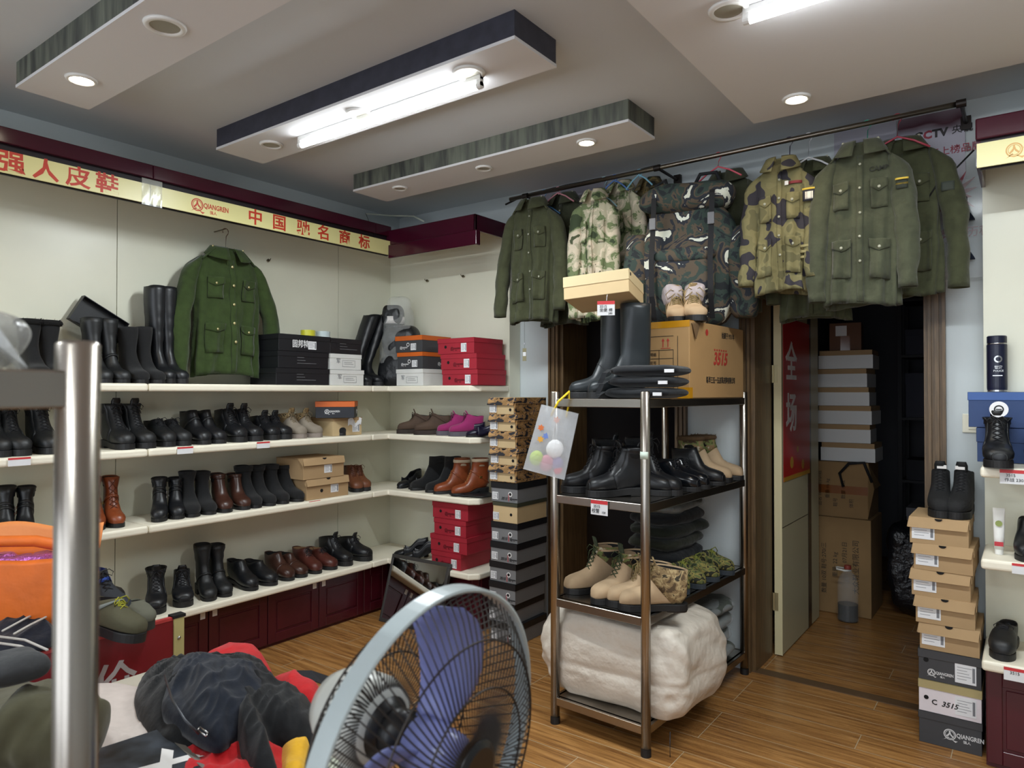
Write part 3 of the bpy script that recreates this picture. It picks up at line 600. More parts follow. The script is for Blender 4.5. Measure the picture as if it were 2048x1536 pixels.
TOP, SEC, THI, BOT = 'on top wall shelf', 'on second wall shelf', 'on third wall shelf', 'on bottom wall shelf'
# --- left wall, top shelf
lrow('fur_top', (86, 132), Z1, .29, 626, 'black fur-topped boot', 'left of the steel post top', H=.26)
lrow('slouch', (214, 252), Z1, .33, 622, 'knee-high black leather boot', 'just right of steel post, top shelf', H=.31)
lrow('suede', (288, 323), Z1, .335, 652, 'black suede mid-calf boot', 'below the tilted black lid, top shelf')
lrow('otk', (343, 370), Z1, .31, 541, 'tall black over-knee boot', 'left of green jacket, top shelf', ang=0, H=.50)
# --- second shelf
lrow('combat', (5, 48), Z2, .30, 818, 'black lace-up boot', 'under the plastic bag, second shelf')
lrow('combat', (105, None), Z2, .30, 812, 'black boot half hidden', 'behind the steel post, second shelf')
lrow('combat', (258, 303), Z2, .33, 809, 'tall black lace-up combat boot', 'just right of post, second shelf')
lrow('low', (343, 376), Z2, .32, 838, 'low black lace-up shoe', 'between taller boots, second shelf')
lrow('zip', (415, 447), Z2, .32, 815, 'plain black leather zip boot', 'above left price tag, second shelf')
lrow('workboot', (487, 520), Z2, .32, 819, 'black lace-up boot with padded tongue', 'in mid second shelf')
lrow('workboot', (553, 578), Z2, .31, 832, 'short black lace-up boot', 'left of grey hiking boots', sc=.93)
lrow('taupe_hiker', (607, 640), Z2, .31, 826, 'grey-brown hiking boot with camouflage collar', 'on second shelf', sc=.95)
lrow('suede', (None, 688), Z2, .30, 802, 'black suede boot standing alone', 'left of orange-lidded box')
# --- third shelf
lrow('heeled', (5, 55), Z3, .28, 970, 'black heeled boot', 'behind orange bag, third shelf', ang=-.35)
lrow('brown_heeled', (196, 240), Z3, .30, 950, 'tan brown heeled boot with strap', 'at steel post, third shelf', ang=-.25)
lrow('heeled', (318, 358), Z3, .31, 953, 'glossy black heeled boot', 'fourth from steel post, third shelf', ang=-.45)
lrow('suede', (388, 424), Z3, .32, 940, 'matt black suede boot', 'left of the dark brown pair', ang=-.3)
lrow('dbrown_ankle', (455, 494), Z3, .33, 945, 'dark brown leather ankle boot', 'mid third shelf', ang=-.25)
lrow('suede_cuff', (517, 547), Z3, .33, 929, 'black suede boot', 'right of dark brown pair', ang=-.1)
lrow('suede_cuff', (573, 604), Z3, .33, 927, 'black suede boot with turned cuff', 'left of two kraft boxes', ang=-.05)
lrow('brown_lace', (718, 735), Z3, .30, 930, 'brown lace-up boot', 'right of two kraft boxes, third shelf', ang=-.35, sc=.95)
# --- bottom shelf
lrow('workboot', (312, 372), Z4, .31, 1138, 'small black lace-up boot', 'nearest the red bin, bottom shelf', ang=-.45, sc=.85)
lrow('slouch', (424, 458), Z4, .32, 1086, 'black gathered mid-calf boot', 'on bottom shelf', ang=-.25)
lrow('ankle', (512, 552), Z4, .33, 1117, 'black ankle boot with toe seam', 'on bottom shelf')
lrow('brown_ankle', (585, 612), Z4, .32, 1102, 'brown ankle boot with strap', 'on bottom shelf')
lrow('rbrown_lace', (640, 672), Z4, .32, 1092, 'red-brown lace-up shoe', 'on bottom shelf')
lrow('workboot', (702, 742), Z4, .32, 1073, 'wide black lace-up boot', 'nearest the corner, bottom shelf', ang=.1)
# --- back wall shelves: toes towards the room (-Y), turned a little left
B = -pi/2
def brow(kind, pts, z, ytop, desc, where, ang=B-.35, sc=1.0, H=None):
    for (px, py), s, w in zip(pts, (1, -1), ('left', 'right')):
        T_ = at(px, 800, 'y', py); L_ = .25*sc
        a = ang; d = Vector((cos(a), sin(a), 0)); org = Vector((T_.x, py, z))-d*L_
        h = H or zat(org+d*L_*.25, ytop)-z-.02
        t = thing(NAMES[kind], f'{desc}, {w} one of pair {where}', cat_of(kind), org, a-pi/2); build_shoe(kind, t, max(.07, h), s, sc)
brow('brown_hiker', ((800, -.31), (834, -.32)), Z2, 828, 'brown suede hiking boot', 'on back shelf by corner', ang=B-.75, sc=.9)
brow('magenta', ((874, -.30), (898, -.32)), Z2, 829, 'magenta suede hiking boot', 'on back shelf', ang=B-.75, sc=.9)
for px, py, w in ((897, -.32, 'left'), (932, -.33, 'right')):
    x = at(px, 800, 'y', py).x; a = B-.85; d = Vector((cos(a), sin(a), 0))
    t = thing('ballet_flat', f'dark navy low pump, {w} one of pair right of magenta boots', 'shoe', Vector((x, py, Z2))-d*.24, a-pi/2); pump(t, L_NAVY, .24, .03, .038, mi=mat('beige_insole', '#a79a84', .8))
for px, py, w in ((797, -.29, 'left'), (818, -.27, 'right')):
    x = at(px, 800, 'y', py).x; a = B+.1 if w == 'left' else B-.3; d = Vector((cos(a), sin(a), 0))
    t = thing('pump_shoe', f'black leather pump, {w} one of pair in the corner of third shelf', 'shoe', Vector((x, py, Z3))-d*.24, a-pi/2); pump(t, L_BLK, .24, .055)
brow('suede', ((822, -.30), (852, -.31)), Z3, 911, 'black suede zip boot', 'on back third shelf', ang=B-.45)
brow('brown_fur_lace', ((868, -.33), (903, -.33)), Z3, 914, 'tan lace-up boot with fleece cuff', 'on back third shelf', ang=B-.6)
for px, py, w in ((788, -.31, 'left'), (806, -.33, 'right')):
    x = at(px, 800, 'y', py).x; a = B-.9; d = Vector((cos(a), sin(a), 0))
    t = thing('pump_shoe', f'black high-heeled pump, {w} one of pair behind leaning mirror', 'shoe', Vector((x, py, Z4))-d*.24, a-pi/2); pump(t, L_BLK, .24, .07)
# ================================================================ SHOE BOXES
m_kraft = mat('kraft_card', '#a98c66', .8, vary=.04, vscale=5); m_kraft2 = mat('pale_kraft_card', '#c7ae84', .8, vary=.04, vscale=5); m_label = mat('white_paper_label', '#dfe0e2', .6); m_ink = mat('grey_print', '#77797e', .7); m_inkb = mat('black_print', '#17171a', .6); m_hole = mat('hole_shadow', '#0a0808', .9)
def card(name, col, rough=.55): return mat(name, col, rough, vary=.05, vscale=5)
m_bblk = card('black_card', '#17181c', .45); m_bgry = card('grey_card', '#77787a', .55); m_bwht = card('white_card', '#d9dad6', .55); m_borg = card('orange_card', '#c9601c', .5); m_bred = card('red_card', '#a02232', .5); m_bchar = card('charcoal_card', '#3c3d40', .55); m_bnav = card('dark_navy_card', '#161a24', .5); m_pwht = card('pinkish_white_card', '#e0d8dc', .5); m_cream2 = card('khaki_card', '#a99a6c', .6); m_bblue = card('blue_card', '#2c4370', .6); m_bblue2 = card('light_blue_card', '#3f5f9c', .6)
m_wprint = mat('white_print', '#d7d7d7', .6); m_rprint = mat('dark_red_print', '#5e0d1a', .6)
def lid_mesh(sx, sy, z0, z1, g=.003, t=.002, flap=None):
    b = MB(); b.box(-sx/2-g, sx/2+g, -sy-g, g, z1-t, z1); b.box(-sx/2-g, sx/2+g, -sy-g, -sy-g+t, z0, z1); b.box(-sx/2-g, sx/2+g, g-t, g, z0, z1); b.box(-sx/2-g, -sx/2-g+t, -sy-g, g, z0, z1); b.box(sx/2+g-t, sx/2+g, -sy-g, g, z0, z1); return b
def shoebox(label, loc, rz, sx, sy, h, mb, ml, lidh, group=None, sticker=None, hole=None, lg=None, lgm=None, side_lg=None, extra=None, name='shoe_box', rim=None, flaplid=False, cat='box'):
    """local frame: front face at y=-sy, centre of back edge at the origin; x to the right"""
    t = thing(name, label, cat, loc, rz, group)
    MB().box(-sx/2, sx/2, -sy, 0, 0, h-.002).build('box_body', mb, t, bevel=.001, seg=1)
    if flaplid:   # one-piece box: lid panel with a tucked front flap flaring outwards
        b = MB(); f = .014; z0 = h-lidh
        b.add([(-sx/2-.002, 0, h), (sx/2+.002, 0, h), (sx/2+.002, -sy, h+.001), (-sx/2-.002, -sy, h+.001), (-sx/2-.006, -sy-f, z0), (sx/2-.004, -sy-f, z0)], [(0, 1, 2, 3), (3, 2, 5, 4)])
        b.add([(-sx/2-.002, -sy, h), (-sx/2-.002, -sy+.05, h), (-sx/2-.009, -sy-f+.006, z0)], [(0, 1, 2)])
        b.add([(sx/2+.002, -sy, h), (sx/2+.002, -.02, h), (sx/2+.004, -.02, h-lidh*.8), (sx/2+.004, -sy, h-lidh*.8)], [(0, 1, 2, 3)])
        b.build('lid', ml, t, solid=.0025)
        n = MB(); n.loft([[(.0+.014*cos(a), -sy-.002-d, h+.0005-.0*d+.010*sin(a)*1) for a in [pi+pi*j/10 for j in range(11)]] for d in (0, .0045)]); n.build('finger_notch', m_hole, t)
    else: lid_mesh(sx, sy, h-lidh, h).build('lid', ml, t, bevel=.0008, seg=1)
    yf = -sy-.001
    if sticker:
        u, v, w_, hh = sticker; s = MB(); s.box(u, u+w_, yf-.0008, yf, v, v+hh, mi=0)
        for k in range(5): s.box(u+w_*.1, u+w_*(.55+.3*((k*37) % 10)/10), yf-.0012, yf-.0008, v+hh*(.2+.15*k), v+hh*(.2+.15*k)+.0018, mi=1)
        s.box(u+w_*.82, u+w_*.94, yf-.0012, yf-.0008, v+hh*.12, v+hh*.88, mi=1)
        s.build('size_label', [m_label, m_ink], t)
    if hole:
        u, v, r, ring = hole; b = MB(); b.loft([[(u+r*cos(a), y_, v+r*sin(a)) for a in [2*pi*j/20 for j in range(20)]] for y_ in (yf+.0004, yf-.0004)]); b.build('finger_hole', m_hole, t)
        if ring:
            b = MB()
            for j in range(24):
                a0, a1 = 2*pi*j/24, 2*pi*(j+1)/24; b.quad((u+r*cos(a0), yf-.0005, v+r*sin(a0)), (u+r*cos(a1), yf-.0005, v+r*sin(a1)), (u+r*1.7*cos(a1), yf-.0005, v+r*1.7*sin(a1)), (u+r*1.7*cos(a0), yf-.0005, v+r*1.7*sin(a0)))
            b.build('hole_ring', m_wprint, t, solid=.0004)
    if lg: logo(t, lg[2], lgm or m_wprint, (lg[0], yf-.0004, lg[1]), 0)
    if side_lg: logo(t, side_lg[2], lgm or m_wprint, (sx/2+.0014, side_lg[0], side_lg[1]), pi/2)
    if extra: extra(t, yf)
    return t
def bx_from(px0, px1, py, y, z):  # left / right picture columns on the plane y -> (x centre, width)
    a = at(px0, py, 'y', y).x; b = at(px1, py, 'y', y).x; return (a+b)/2, b-a
# --- top shelf, left wall: black boxes (ends face the room, +X)
def wbox(label, pxa, pxb, z, h, dx, mb, ml, lidh, x1=.33, **k):
    """box on the left wall shelf whose front faces +X, between picture columns pxa..pxb at x=x1"""
    ya = at(pxa, 800, 'x', x1).y; yb = at(pxb, 800, 'x', x1).y
    return shoebox(label, (x1-dx, (ya+yb)/2, z), pi/2, yb-ya, dx, h, mb, ml, lidh, **k)
def zfor(px, py, x): return at(px, py, 'x', x).z
hb = (zfor(620, 670, .33)-Z1)/3-.001
def ex_bang(t, yf): text('固邦特', .05, m_wprint, t, (-.035, yf-.0004, hb*.42), 0, 'brand_characters', bold=.015, sx=.8)
def ex_line(t, yf):
    b = MB()
    for k, (u0, u1) in enumerate(((-.05, .0), (-.05, .01), (-.05, .09))): b.box(u0, u1, yf-.0008, yf-.0002, hb*(.62-.17*k), hb*(.62-.17*k)+.003)
    b.build('printed_lines', mat('grey_print2', '#6b6b6e', .7), t)
gb = 'black shoe boxes on the top wall shelf'
for k, (a, b_, lab) in enumerate(((530, 658, 'black shoe box at the bottom of the stack right of the green jacket'), (534, 656, 'black shoe box in the middle of the stack right of the green jacket'), (541, 658, 'black shoe box with white label and characters, top of stack by green jacket'))):
    if k < 2: wbox(lab, a+22, b_, Z1+k*hb, hb-.001, .26, m_bblk, m_bblk, .03, group=gb, extra=ex_line)
    else: wbox(lab, a+16, b_+2, Z1+k*hb, hb-.001, .26, m_bblk, m_bblk, .03, group=gb, sticker=(.02, .015, .06, .05), extra=ex_bang)
def ex_mil(t, yf):
    b = MB(); b.box(-.03, .075, yf-.0006, yf-.0002, .018, .0195); b.box(-.03, .075, yf-.0006, yf-.0002, .058, .0595); b.box(-.03, -.0285, yf-.0006, yf-.0002, .018, .0595); b.box(.0735, .075, yf-.0006, yf-.0002, .018, .0595)
    b.box(-.015, .05, yf-.0006, yf-.0002, .045, .047); b.box(-.015, .06, yf-.0006, yf-.0002, .034, .036); b.build('printed_frame', m_ink, t)
    text('军', .035, m_ink, t, (-.062, yf-.0004, .052), 0, 'printed_emblem')
wbox('white shoe box at the bottom of the stack left of the tall leaning boots', 660, 727, Z1, hb-.001, .27, m_bwht, m_bwht, .028, extra=ex_mil)
wbox('white shoe box in the middle of the stack left of the tall leaning boots', 660, 722, Z1+hb, hb-.001, .26, m_bwht, m_bwht, .028, extra=ex_mil)
wbox('black shoe box with printed lines, on top of two white boxes', 660, 722, Z1+2*hb, hb-.004, .26, m_bblk, m_bblk, .03, extra=ex_line)
# rolls of tape
for px, c1, lab in ((620, '#cfc93a', 'yellow roll of adhesive tape on the black boxes'), (650, '#c3cfd0', 'pale roll of adhesive tape on the black boxes, beside the yellow roll')):
    y = at(px, 655, 'x', .22).y; b = MB(); b.lathe([(.04, 0), (.045, .001), (.045, .047), (.04, .048), (.03, .048), (.03, 0)], 28, caps=False)
    o = tag(b.build('tape_roll', mat('tape_'+c1[1:], c1, .3), smooth=False), lab, 'tape', 'tape rolls on the black boxes'); o.location = (.20, y, Z1+3*hb-.003)
# --- second shelf: black box with orange lid over kraft box, by the corner
yk = at(700, 855, 'x', .30).y
shoebox('kraft shoe box with torn paper under the orange-lidded box', (.03, at(680, 850, 'x', .3).y+.07, Z2), pi/2-.0, .24, .26, .115, m_kraft2, m_kraft, .02, sticker=(.04, .02, .06, .05), extra=lambda t, yf: MB().grid(lambda u, v: (.0+u*.11, yf-.004-.012*sin(u*7)*v, .06+v*.045+.01*sin(u*9)), 8, 4).build('torn_paper', m_label, t, solid=.001))
shoebox('dark navy shoe box with orange lid, on a kraft box by the corner', (.10, at(722, 850, 'x', .33).y+.01, Z2+.117), pi/2-.78, .24, .30, .105, m_bnav, m_borg, .035, lg=(-.05, .04, .03), side_lg=(-.12, .04, .03))
# --- third shelf: two kraft boxes
wbox('kraft shoe box with finger hole, lower of two right of the suede boots', 614, 697, Z3, .125, .28, m_kraft, m_kraft, .04, sticker=(.02, .03, .06, .05), hole=(-.05, .05, .011, 0), flaplid=True)
wbox('kraft shoe box, upper of two right of the suede boots', 607, 688, Z3+.128, .125, .27, m_kraft, m_kraft, .04, sticker=(.0, .03, .06, .05), flaplid=True, x1=.335)
# --- back wall, top shelf
def bbox(label, px0, px1, z, h, dy, mb, ml, lidh, yf=-.33, **k):
    c, w_ = bx_from(px0, px1, 800, yf, z); return shoebox(label, (c, yf+dy, z), 0, w_, dy, h, mb, ml, lidh, **k)
zt = at(800, 672, 'y', -.33).z; h3 = (zt-Z1)/3
bbox('white shoe box under two orange-lidded boxes, back top shelf', 793, 846, Z1, h3-.001, .27, m_bwht, m_bwht, .028, extra=ex_mil)
go = 'orange-lidded boxes on the back top shelf'
bbox('charcoal shoe box with orange lid, directly on the white box', 795, 845, Z1+h3, h3-.001, .28, m_bchar, m_borg, .028, group=go, sticker=(.02, .012, .05, .045), hole=(-.005, .05, .008, 1), lg=(-.07, .03, .022), side_lg=(-.12, .035, .025))
bbox('charcoal shoe box with orange lid, topmost of the stack left of the red boxes', 791, 844, Z1+2*h3, h3-.002, .28, m_bchar, m_borg, .032, group=go, sticker=(.02, .012, .05, .045), hole=(-.005, .05, .008, 1), lg=(-.07, .03, .022))
zt = at(910, 676, 'y', -.34).z; h3 = (zt-Z1)/3
for k, (a, b_, w) in enumerate(((885, 955, 'bottom of three on the back top shelf'), (882, 953, 'middle of three on the back top shelf'), (876, 948, 'top of three on the back top shelf'))):
    bbox(f'red shoe box, {w}', a, b_, Z1+k*h3, h3-.001, .29, m_bred, m_bred, .03, yf=-.34, group='red boxes on the back top shelf', sticker=(.045, .01, .045, .055), hole=(-.085, .045, .010, 0), lg=(-.03, .032, .026), lgm=m_rprint)
# --- back wall, bottom shelf: four red boxes
zt = at(900, 1006, 'y', -.33).z; h4 = (min(zt, .795)-Z4)/4
for k, (a, b_, w) in enumerate(((864, 922, 'lowest'), (862, 934, 'second from bottom'), (869, 932, 'third from bottom'), (866, 936, 'topmost'))):
    bbox(f'red shoe box, {w} of four beneath the third shelf', a, b_, Z4+k*h4, h4-.001, .3, m_bred, m_bred, .03, yf=-.335+.004*k, group='red boxes on the bottom back shelf', sticker=(.045, .01, .045, .055), hole=(-.08, .045, .010, 0), lg=(-.03, .032, .026), lgm=m_rprint)
# --- tall stack in front of the back wall: seven low boxes, five camouflage boxes
C_BOX = camo('camouflage_card', ['#1f1d24', '#8c6a40', '#b28a58', '#3a3a46', '#b28a58'], scale=16, edges=(.40, .5, .54, .58), rough=.7, detail=1.5, stretch=(1, 1, 2.2), bump=0)
def num3515(t, yf, w_=.0):
    text('3515', .022, m_inkb, t, (.0, yf-.0004, .022), 0, 'printed_number', bold=.02, shear=.3)
    b = MB(); b.box(.031, .035, yf-.0008, yf-.0002, .008, .05); b.build('red_bar', mat('red_print', '#b8323c', .5), t)
    logo(t, .017, m_inkb, (.052, yf-.0004, .022), 0)
CX, CY = at(1033, 1000, 'y', -.34).x, -.34
ST = [  # py of bottom edge at the front corner, py top, px left, px corner, kind
 (1300, 1256, 1010, 1045, 'g', 'at floor level, lowest'), (1256, 1192, 988, 1024, 'g', 'second from the floor'), (1192, 1152, 966, 1025, 'g', 'third from the floor'), (1152, 1110, 968, 1028, 'g', 'fourth from the floor')]
zs = 0; hz = [.11]*4+[.115]*3
x_off = [-.02, -.03, -.05, -.045, .005, .01, .0]; y_off = [.0, -.01, .0, -.005, -.005, .01, -.01]
HT = at(1042, 968, 'y', CY).z; h7 = HT/8
wd = ['lowest, on the floor', 'second from the floor', 'third from the floor', 'fourth from the floor', 'fifth from the floor', 'sixth from the floor', None, 'topmost, right below camouflage boxes']
for k in range(8):
    kr = k == 6
    shoebox('kraft shoe box with olive lid, between the grey boxes in the tall stack' if kr else f'grey shoe box with black lid in the tall stack, {wd[k]}', (CX-.095+(-.012 if k in (2, 3) else -.02 if k == 1 else 0 if not kr else .01), CY+.31+(.006 if k % 2 else 0), k*h7+.001), 0, .18 if kr else .195, .31, h7-.001, m_kraft2 if kr else m_bgry, mat('olive_card', '#3c3d2e', .6) if kr else m_bblk, .022 if kr else .038,
            group=None if kr else 'grey and black shoe boxes in the tall stack', sticker=(-.09, .012, .045, .045), hole=(.045, .05, .009, 0 if kr else 1), extra=None if kr else num3515)
HT2 = at(1035, 800, 'y', CY).z+.01; h5 = (HT2-HT)/5
for k in range(5):
    w = ('lowest', 'second', 'third', 'fourth', 'topmost')[k]
    t = shoebox(f'camouflage-printed kraft shoe box, {w} of five in the tall stack' if k in (0, 4) else f'camouflage-printed kraft shoe box, {w} from bottom of five', (CX-.098+(.0, -.006, -.008, -.004, .0)[k], CY+.315, HT+.002+k*h5), (.0, .05, .03, .02, -.02)[k], .20, .32, h5-.001, C_BOX, C_BOX, h5*.42, group='camouflage boxes in the tall stack', sticker=(-.096, .012, .055, .05), flaplid=True)
    MB().box(-.036, .09, -.3215, -.3204, .004, h5*.58).build('kraft_end_panel', m_kraft2, t)
    if k != 2: MB().lathe([(.0005, 0), (.009, 0), (.009, .0012), (.0005, .0012)], 16).build('finger_hole', m_hole, t).matrix_local = Matrix.Translation((.065, -.3225, h5*.3)) @ Matrix.Rotation(pi/2, 4, 'X')
    if k == 4: MB().box(-.099, .099, -.318, .0, h5+.0002, h5+.002).build('kraft_top_panel', m_kraft2, t)
# --- stack at the right: five kraft boxes on dark and white ones
RX0 = 3.475; RY = -.21
ys = (1465, 1385, 1310); hR = []
zz = 0
def ex35(t, yf): text('3515', .03, m_inkb, t, (.0, yf-.0004, .045), 0, 'printed_number', bold=.02, shear=.3); text('C', .03, m_inkb, t, (-.055, yf-.0004, .045), 0, 'printed_letter', bold=.02)
spec = [(.135, m_bchar, m_bchar, .03, 'dark grey shoe box at the bottom of the right stack, on the floor', dict(lg=(-.0, .06, .045), lgm=m_wprint)),
        (.135, m_pwht, m_cream2, .035, 'white shoe box with khaki lid in the right stack', dict(sticker=(.02, .015, .075, .075), hole=(-.085, .06, .009, 0), extra=ex35)),
        (.13, m_bchar, m_bchar, .035, 'dark grey shoe box with white label, under the kraft boxes at right', dict(sticker=(.02, .015, .075, .08), lg=(-.065, .035, .03), hole=(-.085, .085, .010, 0)))]
topz = at(1900, 1040, 'y', RY).z; rest = topz-sum(s[0] for s in spec); hk = rest/5
x_of = (.0, .0, .0)
for k, (h, mb, ml, lh, lab, kw) in enumerate(spec):
    shoebox(lab, (RX0+.115, RY+.3, zz), 0, .225, .3, h-.001, mb, ml, lh, **kw); zz += h
for k in range(5):
    w = ('lowest', 'second from bottom', 'middle one', 'fourth from bottom', 'topmost, under the black boots')[k]
    shoebox(f'kraft shoe box of the right stack, {w}' if k else 'kraft shoe box of the right stack, lowest, on the dark boxes', (RX0+(.115, .095, .085, .1, .08)[k], RY+.3+(.0, -.004, .004, .0, .0)[k], zz), (.0, .02, .0, -.02, 0)[k], .215, .3, hk-.001, m_kraft, m_kraft, .042, group='kraft boxes in the right stack', sticker=(-.1, .02, .085, .075), flaplid=True); zz += hk
for px, s, w in ((1868, 1, 'left'), (1925, -1, 'right')):
    x = at(px, 1010, 'y', RY+.02).x; t = thing('tactical_boot', f'black tactical boot with white patch, {w} one on the kraft box stack', 'boot', (x+s*.006, RY+.3, zz+.003), pi+s*.08)
    build_shoe('hightech', t, zat((x, RY+.2, zz), 930)-zz-.045, s); b = MB(); b.box(-.018, .018, -.001, .001, -.008, .008); q = b.build('white_patch', m_white, t); q.location = (0, .142, .205)
# --- right unit: blue boxes, flask, shoes, tube of cream
zb = 1.207
c0 = 3.70
for k, (dx, h, w_) in enumerate(((.03, .145, .36), (.02, .15, .38))):
    shoebox(('blue shoe box, lower of two beneath the navy flask', 'wide blue shoe box with light lid, beneath the navy flask')[k], (3.64+.2+dx-.01*k, -.004, zb+k*.146), 0, w_, .12, h-.001, m_bblue, m_bblue if k == 0 else m_bblue2, .06 if k == 0 else .035)
zb2 = zb+.146+.15
zb3 = at(1995, 768, 'y', -.12).z
x = at(1994, 740, 'y', -.065).x
t = thing('vacuum_flask', 'navy vacuum flask with police emblem, on the blue box', 'flask', (x, -.065, zb2)); fh = at(1994, 672, 'y', -.065).z-zb2; m_nf = mat('navy_flask', '#10152e', .35)
MB().lathe([(.001, .008), (.036, .008), (.037, .02), (.037, fh*.84), (.034, fh*.85), (.001, fh*.85)], 32).build('flask_body', m_nf, t, smooth=False, bevel=0)
MB().lathe([(.034, 0), (.0355, .001), (.0355, .008), (.001, .008)], 32).build('base_ring', m_sil, t); MB().lathe([(.034, fh*.845), (.036, fh*.85), (.036, fh*.87), (.034, fh*.872)], 32).build('neck_ring', m_sil, t, smooth=True)
MB().lathe([(.001, fh), (.033, fh), (.036, fh-.003), (.036, fh*.872), (.001, fh*.872)], 32).build('flask_lid', m_nf, t)
def curved(t, fn_pts, m, nm, r=.0374):
    pass
ct = Matrix.Rotation(-.0, 4, 'Z')
b = MB(); 
for j in range(20):
    a0, a1 = 2*pi*j/20, 2*pi*(j+1)/20
    def q(rr, a): ux = rr*cos(a)/.0374; return (.0376*sin(ux+.15), -.0376*cos(ux+.15), fh*.58+rr*sin(a))
    b.quad(q(.009, a0), q(.009, a1), q(.015, a1), q(.015, a0)); 
b.build('printed_shield', m_sil, t, solid=.0003)
text('警察', .014, m_sil, t, (.006, -.0378, fh*.43), .15, 'printed_characters', bold=.03); text('POLICE', .011, m_sil, t, (.006, -.0378, fh*.37), .15, 'printed_word', bold=.03)
b = MB(); b.box(-.014, .020, -.0380, -.0372, fh*.28, fh*.295); b.build('printed_bar', m_sil, t)
x = at(1985, 930, 'y', -.30).x
t = thing('police_boot', 'black leather boot with white round badge tag, in front of the blue boxes', 'boot', (x+.015, -.135, zb), pi+.05); build_shoe('workboot', t, .165, 1, .92)
b = MB(); b.lathe([(.0005, 0), (.032, 0), (.032, .0015), (.0005, .0015)], 28); q = b.build('badge_tag', mat('white_badge', '#e9e9ea', .4), t); q.matrix_local = Matrix.Translation((0, .125, .225)) @ Matrix.Rotation(pi/2, 4, 'X')
b = MB(); b.lathe([(.012, 0), (.017, 0), (.017, .0006), (.012, .0006)], 24, caps=False); b.box(-.01, .01, -.002, .002, 0, .0006); r_ = b.build('badge_print', m_inkb, q); r_.location = (0, 0, -.001)
x = at(2046, 930, 'y', -.3).x
t = thing('police_boot', 'black leather boot cut by the right picture edge, beside the badge boot', 'boot', (x+.06, -.135, zb), pi); build_shoe('workboot', t, .15, 1, .92)
t = thing('hand_cream_tube', 'white squeeze tube with green and red print on the right shelf', 'tube', (at(1998, 1075, 'y', -.22).x, -.22, .843)); hh = zat((3.8, -.22, .843), 1016)-.843
b = MB(); b.loft([[((.017+.004*k)*cos(a), (.017*(1-k))*sin(a)+.0, .022+k*(hh-.022)) for a in [2*pi*j/20 for j in range(20)]] for k in (0, .3, .6, .85, .98)]); b.build('tube_body', mat('white_plastic', '#e4e4e0', .4), t, smooth=True)
MB().lathe([(.0005, 0), (.0145, 0), (.0155, .022), (.0005, .022)], 20).build('cap', MATS['white_plastic'], t); b = MB(); b.box(-.015, .015, -.0165, -.013, .035, .052); b.build('red_print', mat('red_print', '#b8323c', .5), t); b = MB(); b.lathe([(.0005, 0), (.012, 0), (.012, .001), (.0005, .001)], 20); q = b.build('green_print', mat('green_print', '#8c9a55', .5), t); q.matrix_local = Matrix.Translation((0, -.0115, hh*.66)) @ Matrix.Rotation(pi/2, 4, 'X')
x = at(2040, 1110, 'y', -.3).x; t = thing('ankle_boot', 'black ankle boot at the right edge, beside the cream tube', 'boot', (x+.03, -.05, .843), pi); build_shoe('ankle', t, .13, 1)
x = at(2008, 1320, 'y', -.31).x; t = thing('loafer', 'round-toed black shoe on the lowest right shelf', 'shoe', (x+.02, -.04, .442), pi-.1); build_shoe('low', t, .075, 1)
# ================================================================ PRICE TAGS
def price_tag(p, rz, w_, h, label, lines=(), tilt=0, name='price_tag', fold=None):
    t = thing(name, label, 'price tag', p, rz, 'red and white price tags')
    MB().box(-w_/2, w_/2, -.0006, 0, -h, 0).build('tag_card', m_label, t)
    MB().box(-w_/2, w_/2, -.0012, -.0006, -h*.24, 0).build('red_header', mat('tag_red', '#c8353a', .5), t)
    for s, u, v, sz in lines: text(s, sz, m_inkb, t, (u, -.0014, v), 0, 'handwriting', bold=.0)
    if tilt: t.rotation_euler = (0, tilt, rz)
    return t
ZF = .356
for px, z, lab in ((40, Z2, 'small price tag on second shelf edge, left of the steel post'), (371, Z2, 'small price tag on second shelf edge below the zip boots'), (527, Z2, 'small price tag on second shelf edge below the lace-up boots'), (630, Z3, 'small price tag on third shelf edge below the kraft boxes')):
    price_tag(at(px, 800, 'x', ZF).to_tuple()[:2]+(z-.002,), pi/2, .085, .036, lab)
for p in [o for o in bpy.data.objects if o.get('category') == 'price tag']: p.location.x = ZF
price_tag((at(2034, 940, 'y', -.352).x, -.354, 1.2), 0, .11, .055, 'price tag on the right shelf below the badge boot', (('3515', -.02, -.022, .016), ('作战 230', -.01, -.04, .016)))
price_tag((at(2046, 1125, 'y', -.352).x, -.354, .84), 0, .07, .04, 'price tag on the right shelf below the ankle boot')
price_tag((at(2036, 1350, 'y', -.352).x, -.354, .435), 0, .09, .05, 'price tag on the lowest right shelf', (('3515', -.01, -.02, .016),))
# ================================================================ GARMENTS
O_GRN = cloth('army_green_twill', '#33421f'); O_OLV = cloth('olive_cotton', '#41442f'); O_OLV2 = cloth('dark_olive_cotton', '#3a3d2d'); O_OLV3 = cloth('grey_olive_cotton', '#434635')
K_DIG = camo('green_digital_camo', ['#39452f', '#6d7a55', '#b3ad95', '#cfc3ae', '#4a5138'], scale=13, edges=(.38, .48, .56, .66), detail=8, rough=.9)
K_BRN = camo('brown_leaf_camo', ['#23231a', '#54492e', '#7d6c44', '#2f3a25'], scale=12, edges=(.42, .52, .6), detail=5)
K_DUCK = camo('duck_spot_camo', ['#27242c', '#6d6744', '#756e4a', '#5e5a3c'], scale=13, edges=(.41, .55, .62), detail=1.0, distort=.2)
K_DARK = camo('dark_navy_camo', ['#1b2126', '#2f3e39', '#54493c', '#242831', '#d8dbcd'], scale=8, edges=(.40, .48, .54, .615), detail=4, rough=.85, distort=1.2)
m_rod = mat('steel_rod', '#8d857c', .3, 1)
